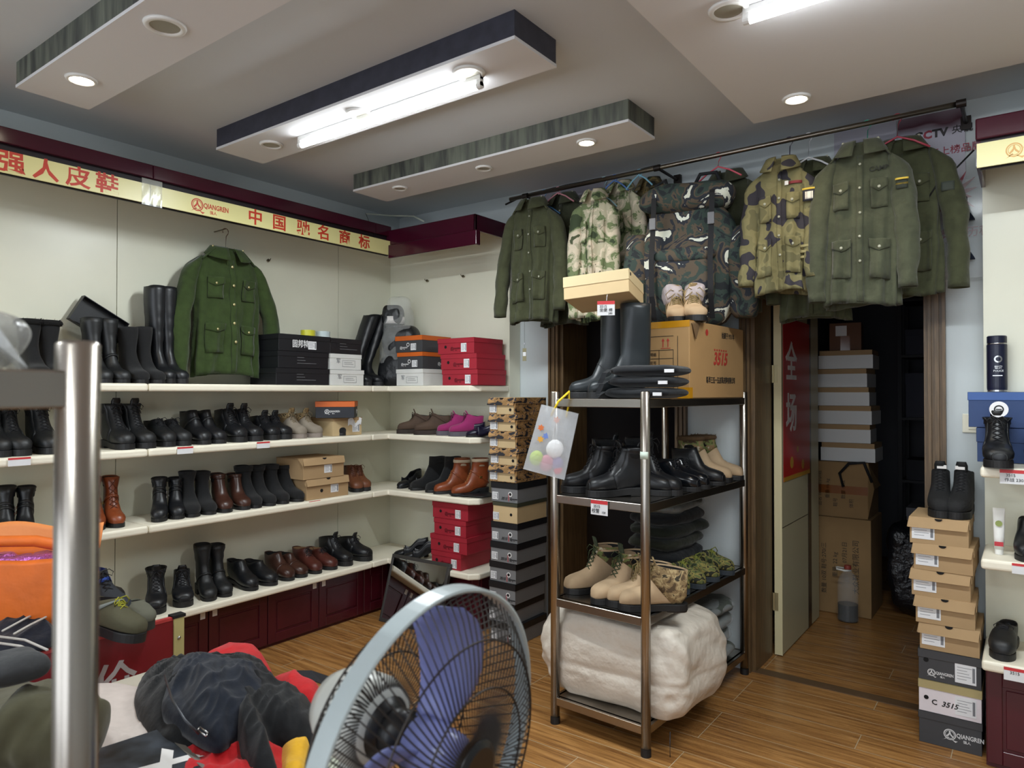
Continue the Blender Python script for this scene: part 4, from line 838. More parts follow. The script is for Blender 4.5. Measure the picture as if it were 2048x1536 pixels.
def jacket(label, org, rz, H, m, sw=.7, dp=.055, seed=1, pockets=4, buttons='#9a9a88', epaul=True, patch=None, collar=True, group=None, slv=(.62, .62), spread=1.0, name='army_jacket', tip=0, open_=0):
    """origin = neck centre; front faces -Y; garment hangs down H"""
    t = thing(name, label, 'jacket', org, rz, group)
    PZ = ((0, .075, .05), (-.02, .10, .055), (-.04, .155, .055), (-.065, .20, .058), (-.10, .232, .065), (-.16, .242, .07), (-.27, .24, .072), (-.42, .238, .074), (-.58, .245, .078), (-.8, .252, .08), (-1.2, .26, .08))
    def wd(z):
        for (a, w0, d0), (b, w1, d1) in zip(PZ, PZ[1:]):
            if z >= b: k = (a-z)/(a-b); return (w0+(w1-w0)*k)*sw, (d0+(d1-d0)*k)*dp/.07
        return .25*sw, dp
    def pt(th, z, g=0.0):
        w, d = wd(z); s, c = sin(th), cos(th)
        x = w*abs(s)**.85*(1 if s > 0 else -1); y = -d*abs(c)**.8*(1 if c > 0 else -1)
        a = min(1, max(0, (-z-.08)/.5)); f = a*(.026*sin(5*th+seed+z*3)*(.6+.4*sin(seed+7*z))+.017*sin(11*th+2*seed-z*6)); e = .020*nz((x*1, y, z), 9, seed*3.1)+.006*nz((x, y, z), 22, seed)
        k = 1+(f+e*.5)*1.0/max(.05, d); n_ = Vector((s*.5, -c, 0))
        z2 = z+(tip*x)+.012*a*sin(2*th+seed)*(z/-H)
        return Vector((x, y, z2))+n_*(f*1.0+e+g)
    def front(x, z, g=.006):
        w, d = wd(z); u = max(-.97, min(.97, x/w)); th = math.asin(min(1, abs(u)**(1/.85)))*(1 if u > 0 else -1); p = pt(th, z, g); return Vector((x, p.y, p.z))
    N, b = 64, MB(); zs_ = [0, -.01, -.025, -.04, -.055, -.075, -.1]+[-.1-(H-.1)*k/26 for k in range(1, 27)]
    rg = [[pt(2*pi*j/N, z) for j in range(N)] for z in zs_]
    rg.append([p+Vector((-p.x*.04, -p.y*.15, .004)) for p in rg[-1]]); rg.append([p+Vector((0, 0, .06)) for p in rg[-1]])
    b.loft(rg, False, False); b.build('body', m, t, smooth=True)
    for s, L_ in ((-1, slv[0]), (1, slv[1])):
        b = MB(); rr = []; n = 18
        for k in range(23):
            v = k/22; x = s*(.205+.07*spread*min(1, v*2.2)+.02*spread*v)*sw/.85*1.0; z = -.085-L_*v; y = -.005-.03*v*v+.01*sin(seed+v*4)
            r0 = (.078-.022*v)*(.8 if v == 0 else 1)*(.55+.45*sw); tr = s*(.9-.9*min(1, v*3)); ring = []
            for j in range(n):
                a = 2*pi*j/n; q = Vector((r0*.82*cos(a), r0*.72*sin(a), 0)); q.z = -q.x*tr*.9
                wr = .0035*sin(v*26+4*cos(a)+seed)*(.3+v)*(1 if 0 < v < .95 else .3)+.014*nz((cos(a)*.5+s, sin(a)*.5, v*1.6), 2.2, seed*2.3)
                q *= 1+wr/r0; ring.append(Vector((x, y, z))+q)
            rr.append(ring)
        rr.append([p+(Vector((x, y, z))-p)*.12+Vector((0, 0, .002)) for p in rr[-1]]); rr.append([p+Vector((0, 0, .05)) for p in rr[-1]])
        b.loft(rr, True, False); sl = b.build('sleeve', m, t, smooth=True)
        c = MB(); c.tube([(x, y, z+.055), (x, y, z+.051)], [r0*.86, r0*.86], 18, caps=False); 
        if patch and s == 1:
            for col, dz, hh, ww in patch:
                pb = MB(); xx = s*(.205+.07*spread*.6)*sw/.85; zz = -.085-dz
                pb.grid(lambda u, v: (xx+(u-.5)*ww, -.005-(.074*(.55+.45*sw))*.76*sqrt(max(0, 1-((u-.5)*ww/.07)**2))-.009, zz-hh*v), 6, 4); pb.build('sleeve_patch', mat('patch_'+col[1:], col, .8), sl, solid=.002, smooth=True)
    if collar:
        b = MB(); nu = 26
        def cf(u, v):
            a = (-1+2*u)*(pi*.93); s, c = sin(a), -cos(a)      # a=0 is the back
            w, d = .075*sw/.8+.012, .05; back = .5+.5*cos(a)
            if v < .4: k = v/.4; r = 1-.08*(1-k); return (w*s*r, -d*c*r*-1 if False else d*cos(a)*r, -.015+.045*k*(.5+.5*back)+.004)
            k = (v-.4)/.6; r = 1+.55*k*(1.1-.25*back); x = w*s*r; y = d*cos(a)*r-.022*k*(1-back)
            return (x, y, -.015+.045*(.5+.5*back)+.006-.055*k*(1.35-.55*back)-.012*(1-back)*k)
        b.grid(cf, nu, 6); b.build('collar', m, t, smooth=True, solid=.005)
    def patch_on(name, x0, x1, z0, z1, mm, g=.008, par=None, vee=0, nu=8, nv=6, sol=.005):
        b = MB(); b.grid(lambda u, v: tuple(front(x0+(x1-x0)*u, z0+(z1-z0+(-vee*(1-abs(2*u-1))))*v, g)), nu, nv); return b.build(name, mm, par or t, smooth=True, solid=sol)
    pl = patch_on('placket', -.018*sw, .022*sw, -.06, -H+.01, m, .004, nu=3, nv=18)
    mb_ = mat('button_'+buttons[1:], buttons, .35, .6 if buttons in ('#c9bd8c', '#b9b9a8') else 0)
    def button(p, r=.008, par=None):
        q = MB(); q.sphere((0, 0, 0), r, 10, sy=.5); o = q.build('button', mb_, par or t, smooth=True); o.location = p
    for k in range(5):
        z = -.1-(H-.22)*k/4.6
        button(front(.002, z, .012), .0085 if buttons == '#c9bd8c' else .006)
    wx = .2*sw
    for s in (-1, 1):
        rows = [(-.17, .12, .105)] if pockets >= 2 else []
        if pockets >= 4: rows.append((-H*.60, .17, .125))
        for z, hh, ww in rows:
            xc = s*.125*sw; w2 = ww*sw*.5
            pk = patch_on('pocket', xc-w2, xc+w2, z-.015, z-hh, m, .010)
            patch_on('pocket_flap', xc-w2*1.04, xc+w2*1.04, z, z-.035, m, .017, pk, vee=.018)
            button(front(xc, z-.036, .022), .007, pk)
        if epaul:
            b = MB(); 
            def ef(u, v, s=s):
                x = s*(.10+.10*u)*sw; zt = -.02-.085*((u*.10+.0)/.12)**1.1*.9
                return (x, -.02+(v-.5)*.04, zt+.018-.012*u+.004)
            b.grid(ef, 6, 3); e = b.build('epaulette', m, t, smooth=True, solid=.005)
            button(Vector((s*.115*sw, -.02, .012)), .0065, e)
    return t, front, patch_on, pt
def hanger(label, org, rz, col, w=.2, drop=.085, hookh=.09):
    """origin = top of the hook"""
    t = thing('clothes_hanger', label, 'hanger', org, rz)
    m_ = mat('hanger_'+col[1:], col, .4); r = .018
    hook_ = [(-r*cos(a), 0, -r+r*sin(a)) for a in [-.6+ (pi+.6)*k/9 for k in range(10)]]+[(r*.9, 0, -r*1.6), (.004, 0, -r*2.6), (0, 0, -hookh)]
    b = MB(); b.tube(hook_, .0022, 6); b.build('hook', m_, t, smooth=True)
    b = MB(); z0 = -hookh; b.tube([(-w, 0, z0-drop), (-w*.5, 0, z0-drop*.4), (0, 0, z0), (w*.5, 0, z0-drop*.4), (w, 0, z0-drop)], .0045, 8); b.build('shoulder_bar', m_, t, smooth=True)
    return t
# clothes rail along the back wall
RYL = -.17
pa = at(1020, 395, 'y', RYL); pb = at(1928, 200, 'y', RYL)
t = thing('clothes_rail', 'long steel clothes rail along the back wall above both doorways', 'rail', (pa.x, RYL, pa.z-.012)); RZ = pa.z
RSL = (pb.z-pa.z)/(pb.x-pa.x)
MB().tube([(0, 0, 0), (pb.x-pa.x, 0, pb.z-pa.z)], .012, 14).build('rod', m_rod, t, smooth=True)
m_iron = mat('dark_iron', '#2b2523', .5, .6)
for xx in (.12, 1.98-pa.x+.27, pb.x-pa.x-.01):
    z = xx*RSL; b = MB(); b.box(xx-.02, xx+.02, .262, .285, z-.03, z+.03); b.tube([(xx, .27, z), (xx, 0, z)], .008, 8); b.tube([(xx-.018, 0, z), (xx+.018, 0, z)], .017, 12); b.build('bracket', m_iron, t)
b = MB(); b.tube([(-.05, .02, -.02), (.1, .01, .01), (.4, .02, .022), (.8, .02, .02), (1.0, .03, .03)], .006, 6); b.build('tape_wrapping', mat('black_tape', '#15151a', .5), t, smooth=True)
def railz(x): return pa.z-.012+(x-pa.x)*RSL
JS = [ # px, top row, hem row, y, yaw, width, material, look
 (1066, 402, 645, -.265, .05, .60, O_OLV, dict(seed=1, slv=(.60, .58), spread=1.0), 'olive army jacket hanging leftmost on the rail', '#4d7fae', 'blue wire hanger of the leftmost olive jacket'),
 (1128, 392, 650, -.13, .0, .60, O_OLV2, dict(seed=2, slv=(.6, .56), spread=.7), 'olive army jacket second from left on the rail, two grey stripes', '#c98a94', 'pink hanger of the second olive jacket'),
 (1190, 385, 640, -.25, .10, .42, K_DIG, dict(seed=3, epaul=False, spread=.4), 'green and white digital camouflage jacket above the tan box lid', '#9fc3cf', 'pale blue hanger of the left digital camouflage jacket'),
 (1242, 368, 635, -.12, .05, .46, K_DIG, dict(seed=4, epaul=False, spread=.4), 'digital camouflage jacket right beside the big backpack', '#4a6fb0', 'dark blue hanger of the right digital camouflage jacket'),
 (1300, 362, 560, -.03, .0, .42, K_BRN, dict(seed=5, epaul=False, pockets=0, spread=.3, slv=(.4, .4)), 'brown camouflage jacket mostly hidden behind the backpack', '#7fb5cf', 'light blue hanger of the brown camouflage jacket'),
 (1455, 348, 625, -.03, -.1, .66, O_OLV3, dict(seed=6, pockets=0, epaul=False, slv=(.50, .60), spread=.6), 'plain olive jacket with inside label, right behind the backpack', '#d8606f', 'pink plastic hanger above the backpack'),
 (1562, 322, 588, -.29, .05, .50, K_DUCK, dict(seed=7, epaul=False, slv=(.50, .48), spread=.5, patch=[('#c8a93c', .075, .008, .06), ('#20202a', .085, .05, .055), ('#d9d3c6', .092, .034, .034), ('#8a8158', .33, .012, .08), ('#8a8158', .355, .012, .08), ('#8a8158', .38, .012, .08)]), 'spotted camouflage jacket with eagle sleeve badge', '#3c3556', 'dark purple hanger of the spotted jacket'),
 (1625, 325, 640, -.12, .0, .60, O_OLV, dict(seed=8, slv=(.6, .60), spread=.5), 'olive jacket directly right of the spotted camouflage one', '#d5d6da', 'white wire hanger right of the spotted jacket'),
 (1722, 290, 612, -.29, .05, .60, O_OLV3, dict(seed=9, slv=(.6, .56), spread=.55, patch=[('#c8a93c', .10, .008, .05), ('#23281d', .112, .035, .045), ('#c8a93c', .122, .007, .045)]), 'large olive jacket with yellow chevron badge, before the poster', '#4fb59a', 'green hanger of the large olive jacket'),
 (1800, 285, 592, -.12, .0, .66, O_OLV, dict(seed=10, slv=(.55, .60), spread=.9, patch=[('#3a4038', .14, .04, .05)]), 'olive jacket hanging rightmost on the rail', '#a33b4c', 'red hanger of the rightmost olive jacket')]
for px, yt, yh, y, yaw, sw, m_, kw, lab, hc, hl in JS:
    y = y-.02 if y < -.2 else y+.03 if y < -.1 else y; p = at(px, yt, 'y', y); H = p.z-zat(p, yh)
    t, fr, po, pt_ = jacket(lab, p, yaw, H, m_, sw, .042, group='army jackets on the rail' if m_ in (O_OLV, O_OLV2, O_OLV3) else None, **kw)
    hz_ = railz(p.x)+.012; hh = hz_-p.z
    hanger(hl, (p.x, RYL, hz_+.003), yaw, hc, .19*sw, .07, max(.03, hh)).location.y = RYL
    if '#9fc3cf' == hc or True:
        pass
    if 'second from left' in lab:
        for k in range(2): po('stripe', .05+.014*k, .056+.014*k, -.20, -.25, mat('grey_stripe', '#a9aaa4', .8), .012, nu=2, sol=.001)
    if 'inside label' in lab:
        b = MB(); b.box(-.02, .035, 0, .002, -.17, -.09); q = b.build('inside_label', m_label, t); q.location = (-.05, -.062, 0); b = MB(); b.box(-.02, .035, -.001, .0, -.088, -.084); q2 = b.build('label_edge', mat('red_print', '#b8323c', .5), q)
    if 'large olive' in lab: q = text('CAMP', .028, mat('dark_print', '#22241c', .8), t, tuple(fr(.085*sw/.7, -.125, .012)), 0, 'chest_lettering', bold=.02)
    if 'spotted' in lab: po('name_patch', .045, .10, -.115, -.128, mat('red_patch', '#7a2c30', .8), .012, nu=3, sol=.001); po('white_patch', .025, .042, -.11, -.13, m_white, .012, nu=3, sol=.001)
# green jacket on the left wall
p = at(447, 503, 'x', .10); H = p.z-zat(p, 752)
t, fr, po, pt_ = jacket('dark green army jacket with brass buttons hanging on the cream wall panel', (.13, p.y, p.z), pi/2, H, O_GRN, .82, .06, seed=21, slv=(.66, .64), spread=1.1, buttons='#c9bd8c', name='army_jacket')
hk = at(447, 462, 'x', .05)
hanger('brown wire hanger holding the dark green jacket', (.12, p.y, hk.z), pi/2, '#6b4a35', .17, .07, hk.z-p.z)
b = MB(); b.tube([(-.0, p.y, hk.z-.004), (.12, p.y, hk.z-.003)], .003, 6); tag(b.build('wall_hook', MATS['hook_metal']), 'small hook carrying the hanger of the green jacket', 'hook', 'small hooks on the cream panels')
b = MB(); b.grid(lambda u, v: (.105+.05*cos((u-.5)*2.4), p.y+(u-.5)*.12, p.z-.01-.07*v), 8, 3); q = tag(b.build('neck_card', mat('grey_paper', '#9aa0a4', .7), smooth=True, solid=.001), 'grey cardboard collar insert inside the green jacket', 'card')
# swing tag below the leftmost jacket
p = at(1049, 700, 'y', -.20)
t = thing('swing_tag', 'long khaki swing tag hanging on a thread below the leftmost jacket', 'tag', (p.x, -.20, zat(p, 722)))
zt_ = zat(p, 628)-t.location.z
MB().box(-.014, .014, -.0008, 0, 0, .078).build('tag_card', mat('khaki_tag', '#8a8466', .6), t); MB().box(-.011, .011, -.0014, -.0008, .03, .055).build('sticker', m_label, t)
MB().tube([(0, 0, .076), (0, 0, zt_)], .0008, 5).build('thread', m_iron, t); MB().tube([(0, 0, .10), (0, 0, .112)], .003, 8).build('clasp', m_sil, t)
# ---------------------------------------------------------------- posters behind the jackets
def poster_mat(name, c0, c1):
    m = bpy.data.materials.new(name); m.use_nodes = True; nt = m.node_tree; b = nt.nodes['Principled BSDF']; N = nt.nodes.new; L = nt.links.new
    tc = N('ShaderNodeTexCoord'); sp = N('ShaderNodeSeparateXYZ'); L(tc.outputs['Object'], sp.inputs[0]); wv = N('ShaderNodeTexNoise'); wv.inputs['Scale'].default_value = 3; L(tc.outputs['Object'], wv.inputs['Vector'])
    ma = N('ShaderNodeMath'); ma.operation = 'MULTIPLY_ADD'; ma.inputs[1].default_value = .25; L(wv.outputs['Fac'], ma.inputs[0]); L(sp.outputs['Z'], ma.inputs[2])
    r = N('ShaderNodeValToRGB'); e = r.color_ramp.elements; e[0].position = .45; e[0].color = hx('#a9a7b4'); e[1].position = .93; e[1].color = hx(c1)
    q = e.new(.62); q.color = hx('#b5b2bf'); q = e.new(.68); q.color = hx(c0); q = e.new(.76); q.color = hx('#8d7f8c')
    L(ma.outputs[0], r.inputs[0]); L(r.outputs[0], b.inputs['Base Color']); b.inputs['Roughness'].default_value = .3; return m
PM = poster_mat('poster_print', '#4c2635', '#3b2834')
m_blkp = mat('poster_black', '#1c1418', .5); m_redp = mat('poster_red', '#8f2a3c', .5)
def poster(px0, px1, py0, py1, label, emb=True, right=False):
    y = DW-.012; a = at(px0, py0, 'y', y); c = at(px1, py1, 'y', y); z1 = CZ-.03; z0 = c.z
    t = thing('wall_poster', label, 'poster', (a.x, y, z0)); w_, h = c.x-a.x, z1-z0
    MB().box(0, w_, 0, .004, 0, h).build('sheet', PM, t); return t, w_, h
t, w_, h = poster(1060, 1213, 355, 470, 'dark red poster with small lettering behind the left jackets')
text('强人', .045, m_redp, t, (.10, -.001, h-.18), 0, 'poster_characters', bold=.02); text('CCTV', .045, m_blkp, t, (w_-.10, -.001, h-.16), 0, 'poster_letters', bold=.03); text('2011', .04, m_blkp, t, (w_-.14, -.001, h-.23), 0, 'poster_number')
t, w_, h = poster(1668, 1794, 245, 420, 'narrow dark poster with emblem behind the large olive jacket')
logo(t, .07, m_redp, (.10, -.001, h-.13), 0, m_blkp); text('中国名牌', .045, m_white, t, (w_*.5, -.001, h-.24), 0, 'poster_characters')
t, w_, h = poster(1796, 1932, 220, 480, 'broadcast poster with a red flame, right of the large olive jacket')
text('C', .05, m_blkp, t, (.085, -.001, h-.10), 0, 'poster_letter', bold=.05); text('C', .05, m_redp, t, (.122, -.001, h-.10), 0, 'poster_letter', bold=.05); text('TV', .05, m_blkp, t, (.172, -.001, h-.10), 0, 'poster_letter', bold=.05)
text('央视', .042, m_blkp, t, (.26, -.001, h-.10), 0, 'poster_characters', bold=.01); text('2011年上榜品牌', .042, m_redp, t, (.19, -.001, h-.19), 0, 'poster_characters', bold=.01); text('辉煌历程', .05, m_redp, t, (.27, -.001, h-.58), 0, 'poster_characters', bold=.01)
b = MB(); random.seed(5); cx, cz = .22, h-.42
P_ = []
for k in range(30):
    a = 2*pi*k/30; r = .055+(.05 if k % 2 else 0)*(.4+random.random()); P_.append((cx+r*cos(a)*.9, -.001, cz+r*sin(a)+.02))
b.add(P_+[(cx, -.001, cz)], [(k, (k+1) % 30, 30) for k in range(30)]); b.build('flame_print', m_redp, t)
b = MB(); b.add([(cx+.03*cos(2*pi*k/20), -.002, cz-.04+.03*sin(2*pi*k/20)) for k in range(20)], [tuple(range(20))]); b.build('white_disc', m_white, t)
# clear plastic sheet, socks and black cable right of the posters
t = thing('hanging_socks', 'dark socks in a clear plastic sleeve right of the rightmost jacket', 'socks', (at(1915, 500, 'y', DW-.03).x, DW-.03, zat((3.6, DW, 2), 560)))
zz = lambda py: zat((3.6, DW, 2), py)-t.location.z
MB().box(-.11, .10, -.002, 0, 0, zz(365)).build('plastic_sleeve', mat('clear_film', '#dfe6ea', .12, alpha=.22), t)
m_sock = cloth('navy_knit', '#1d2433')
for k, (pa_, pb_) in enumerate(((400, 448), (478, 525))):
    b = MB(); z1_, z0_ = zz(pa_), zz(pb_); b.loft([[(x+ox, -.004-yy, z) for x, yy in ((-.02, 0), (.02, 0), (.02, .02), (-.02, .02))] for z, ox in ((z1_, .02), ((z1_+z0_)/2, .02), (z0_+.02, .04), (z0_, .05))]); b.build('sock', m_sock, t, bevel=.004)
b = MB(); a = at(1948, 300, 'y', -.1); c = at(1880, 360, 'y', -.12); b.tube([a, a*.5+c*.5+Vector((0, 0, -.01)), c, c+Vector((-.05, 0, -.08))], .004, 6); tag(b.build('black_cable', m_dark, smooth=True), 'black cable running from the right canopy to the rightmost jacket', 'cable')
# white cord above the corner canopy
a = at(740, 447, 'x', .05); c = at(848, 443, 'y', -.05); mid = at(800, 434, 'y', -.1)
b = MB(); b.tube([(.05, a.y, a.z), (.06, -.3, a.z+.06), (.10, -.10, a.z+.08), (.3, -.06, c.z+.05), (c.x, -.05, c.z)], .006, 8); tag(b.build('white_cord', mat('white_cord', '#cfd3c4', .5), smooth=True), 'thin white cord looped above the corner canopy', 'cord')
# ================================================================ STEEL RACK
m_steel = mat('brushed_stainless', '#a8a198', .27, 1, bump=.08, bscale=6, stretch=(40, 40, 1), bdist=.002)
RKC = Vector((2.382, -.47, 0)); RKR = -.046
def rk(x, y, z): return RKC+Matrix.Rotation(RKR, 3, 'Z') @ Vector((x, y, z))
RZS = (1.472, 1.036, .568, .122)
def rack(label, c, r, hw=.23, hd=.545, H=1.505, zs_=RZS, pr=.0205, posts=None, name='steel_rack'):
    t = thing(name, label, 'rack', c, r, 'stainless steel racks')
    for sx in (-1, 1):
        for sy in (-1, 1):
            if posts and (sx, sy) not in posts: continue
            b = MB(); b.lathe([(.001, H), (pr*.8, H), (pr, H-.004), (pr, .03), (.001, .03)], 24); p = b.build('post', m_steel, t, smooth=False); p.location = (sx*hw, sy*hd, 0); p.data.shade_smooth(); 
            b = MB(); b.lathe([(.001, .03), (pr*1.06, .03), (pr*1.08, .0), (.001, 0)], 20); f = b.build('rubber_foot', m_sole, p)
    for z in zs_:
        b = MB(); b.box(-hw, hw, -hd, hd, z-.006, z); 
        b.box(-hw, hw, -hd-.012, -hd+.014, z-.036, z); b.box(-hw, hw, hd-.014, hd+.012, z-.036, z); b.box(-hw-.012, -hw+.014, -hd, hd, z-.036, z); b.box(hw-.014, hw+.012, -hd, hd, z-.036, z)
        b.build('shelf', m_steel, t, bevel=.002, seg=1)
    return t
rack('four-tier stainless steel rack with boots standing before the left doorway', RKC, RKR)
e_ = .0015
def onrack(px, z, lx=None, ly=None):
    """point on the rack level z seen at picture column px with local x or local y given"""
    best = None
    for k in range(400):
        u = -1+2*k/399
        w = rk(lx if lx is not None else u*.3, ly if ly is not None else u*.56, z)
        X = 1024+FPX*((w-CAM).dot(_R))/(w-CAM).dot(_F)
        if best is None or abs(X-px) < best[0]: best = (abs(X-px), w)
    return best[1]
# cardboard carton on the top tier
m_cart = mat('carton_board', '#a98659', .75, vary=.05, vscale=4); m_tapeY = mat('yellow_packing_tape', '#c98f1c', .2, alpha=.85); m_redc = mat('carton_red_print', '#b03a30', .6); m_blkc = mat('carton_black_print', '#2e2820', .7)
CH = .36
t = thing('cardboard_carton', 'brown cardboard carton with red number print on the top of the steel rack', 'carton', rk(.085, .19, RZS[0]+e_), RKR); cw, cl = .155, .33
MB().box(-cw, cw, -cl, cl, 0, CH).build('carton_body', m_cart, t, bevel=.004)
b = MB(); b.box(-cw-.001, cw+.001, -cl-.0015, -cl+.0, CH-.03, CH+.001); b.box(-cw, cw, -cl, -cl+.05, CH, CH+.0012); b.build('packing_tape', m_tapeY, t); MB().box(cw-.06, cw+.0012, -cl-.0014, -cl+.03, .0, .05).build('packing_tape', m_tapeY, t)
MB().box(-.11, -.05, -cl-.0022, -cl-.0005, CH-.10, CH-.0).build('packing_tape', m_tapeY, t)
b = MB(); b.add([(cw-.015, -cl+.005, CH+.001), (cw+.001, -cl+.12, CH+.001), (cw+.012, -cl+.045, CH-.085), (cw+.006, -cl+.02, CH-.02)], [(0, 1, 2, 3)]); b.build('torn_flap', mat('carton_flap', '#6f563a', .8), t, solid=.003)
b = MB(); y_ = -cl-.0012
def ln(x0, x1, z0, z1): b.box(x0, x1, y_-.0004, y_, z0, z1)
for z in (.29, .225, .185, .145, .115, .085): ln(-.15, .075, z, z+.0025)
for x in (-.15, -.06, .0, .073): ln(x, x+.0022, .04, .225)
for x in (.015, .03, .045, .06): ln(x, x+.0015, .04, .115)
ln(.095, .0975, .03, .29); b.build('printed_table', m_blkc, t)
for s, x, z, q in (('规格', -.04, .205, .018), ('货号', -.04, .165, .018), ('颜色', -.04, .13, .016), ('型号', -.11, .165, .016)): text(s, q, m_blkc, t, (x+.01, y_-.0004, z), 0, 'printed_characters')
b = MB()
for x in (.02, .045): b.box(x, x+.004, y_-.0006, y_, .24, .27); b.add([(x-.006, y_-.0006, .268), (x+.010, y_-.0006, .268), (x+.002, y_-.0006, .282)], [(0, 1, 2)])
b.box(.01, .06, y_-.0006, y_, .233, .236); b.build('printed_arrows', m_redc, t)
b = MB(); b.box(-.115, -.112, y_-.0006, y_, .24, .26); b.box(-.122, -.105, y_-.0006, y_, .258, .282); b.box(-.12, -.107, y_-.0006, y_, .238, .241); b.build('printed_glass', m_redc, t)
text('3515', .085, m_redc, t, (cw+.0014, .02, .19), pi/2, 'printed_number', bold=.03, shear=.25)
b = MB()
for k in range(6): b.box(cw+.0006, cw+.0014, -.055+.028*k, -.04+.028*k, .232, .24)
b.build('printed_bar', m_redc, t)
text('新华三五一五皮革皮鞋有限公司', .034, m_blkc, t, (cw+.0014, .03, .085), pi/2, 'printed_characters', bold=.02, sx=.75); text('始建于1931年', .034, m_blkc, t, (cw+.0014, .12, .31), pi/2, 'printed_characters', bold=.01, sx=.8)
b = MB(); b.add([(cw+.0014, -.14+.016*cos(2*pi*k/16), .315+.016*sin(2*pi*k/16)) for k in range(16)], [tuple(range(16))]); b.build('printed_emblem', m_redc, t)
# backpack on the carton
bp = rk(.06, .255, RZS[0]+CH+2*e_); zb_ = zat(bp, 372)-bp.z
def blobbox(sx, sy, sz, n=10, amp=.01, sc=6, seed=0, rnd=.35, tap=0):
    """rounded soft box sitting on z=0"""
    b = MB(); rings = []; nr = 22; N = 40
    for i in range(nr+1):
        v = i/nr; a = v*pi; zz_ = .5-.5*cos(a); e = (sin(a) if 0 < v < 1 else 0)**rnd if 0 < v < 1 else .02
        ring = []
        for j in range(N):
            th = 2*pi*j/N; c, s = se(th, .45, .45); k = e*(1-tap*zz_); p = Vector((sx*c*k, sy*s*k, sz*zz_)); d = Vector((c, s, (zz_-.5)*.8)).normalized()
            p += d*amp*(nz(p, sc, seed)+.5*nz(p, sc*2.3, seed+4)); p.z = max(0, p.z); ring.append(p)
        rings.append(ring)
    b.loft(rings, True, True); return b
t = thing('camping_backpack', 'big dark camouflage backpack on the brown carton', 'backpack', bp, .18)
blobbox(.245, .12, zb_*.84, amp=.02, seed=3).build('main_bag', K_DARK, t, smooth=True)
q = blobbox(.235, .125, .15, amp=.02, seed=5).build('top_lid', K_DARK, t, smooth=True); q.location = (0, -.01, zb_*.80); q.rotation_euler = (.1, 0, 0)
for x, sx in ((-.265, .07), (.275, .075)):
    q = blobbox(sx, .09, zb_*.62, amp=.014, seed=x*9).build('side_pocket', K_DARK, t, smooth=True); q.location = (x, -.02, .04)
q = blobbox(.15, .05, zb_*.46, amp=.016, seed=8).build('front_pocket', K_DARK, t, smooth=True); q.location = (0, -.135, .05)
q = blobbox(.155, .045, .07, amp=.01, seed=9).build('pocket_flap', K_DARK, t, smooth=True); q.location = (0, -.15, .05+zb_*.36)
m_web = mat('black_webbing', '#121318', .8); m_buck = mat('grey_buckle', '#6d6e72', .4)
for x in (-.15, .14):
    b = MB(); pth = [(x, -.10, zb_*.98), (x, -.15, zb_*.88), (x, -.165, zb_*.7), (x, -.205, zb_*.45), (x, -.20, zb_*.2), (x, -.15, .03)]
    rings = [[(a+w_, bb+d, c) for w_, d in ((-.013, 0), (.013, 0), (.013, .003), (-.013, .003))] for a, bb, c in pth]; b.loft(rings); s_ = b.build('strap', m_web, t)
    MB().box(x-.016, x+.016, -.185, -.17, zb_*.66, zb_*.74).build('buckle', m_buck, s_, bevel=.003)
for P_ in ([(-.16, -.02, zb_*.9), (-.17, -.03, zb_*1.02), (-.12, -.03, zb_*1.05), (-.10, -.02, zb_*.95)], [(.02, -.02, zb_*.97), (.06, -.03, zb_*1.06), (.14, -.03, zb_*1.06), (.17, -.02, zb_*.96)]):
    b = MB(); b.tube(P_, .01, 8); b.build('harness_strap', m_web, t, smooth=True)
# tan boots with plastic covers at the front of the carton
for lx, s, w in ((.02, -1, 'left'), (.125, 1, 'right')):
    o = rk(lx, .12, RZS[0]+CH+2*e_); t = thing('desert_boot', f'tan boot stuffed with plastic on the carton, {w} one', 'boot', o, pi+.55); build_shoe('sand_camo', t, .14, s, .82)
    q = blobbox(.045, .055, .10, amp=.016, sc=14, seed=s*4).build('plastic_wrap', mat('crinkled_plastic', '#d8ccd0', .2, alpha=.62, bump=.8, bscale=40, bdist=.01), t, smooth=True); q.location = (0, .075, .10)
o = rk(-.085, .02, RZS[0]+CH+2*e_); t = thing('hiking_boot', 'brown-grey shoe half hidden behind the tan box lid on the carton', 'shoe', o, pi-.2); build_shoe('brown_hiker', t, .08, 1, .8)
# riding boots, tan box on them, price tag
def rboot(px, py, s, w):
    o = onrack(px, RZS[0]+e_, ly=-.47 if s < 0 else -.40)
for k, (px, ly, w) in enumerate(((1140, -.36, 'left'), (1178, -.48, 'right'))):
    toe = onrack(px, RZS[0]+e_, ly=ly); a = rad(216+6*k); d = Vector((cos(a), sin(a), 0)); o = toe-d*.285
    o.z = RZS[0]+e_; H = zat(o+d*.07, 608)-o.z-.024
    t = thing('riding_boot', f'tall smooth black riding boot under the tan box, {w} one', 'boot', o, a-pi/2); build_shoe('riding', t, H, (-1, 1)[k]); RB = (o, d, H)
bc = onrack(1215, 1.9, ly=-.42); zt_ = zat(bc, 600)
t = thing('shoe_box', 'tan cardboard shoe box balanced tilted on the tall riding boots', 'box', (bc.x-.0, bc.y, RB[0].z+RB[2]+.034), (rad(-8), rad(-4), rad(12))); 
b = MB(); b.box(-.17, .13, -.11, .14, 0, .10); b.build('box_body', m_kraft2, t, bevel=.002); b = MB(); b.box(-.172, .132, -.113, .142, .055, .104); b.build('lid', mat('buff_card', '#cdb88f', .75), t, bevel=.002)
b = MB(); b.lathe([(.0005, 0), (.008, 0), (.008, .0012), (.0005, .0012)], 16); q = b.build('finger_hole', m_hole, t); q.matrix_local = Matrix.Translation((.132, -.085, .085)) @ Matrix.Rotation(pi/2, 4, 'Y')
p = at(1212, 602, 'y', -1.03)
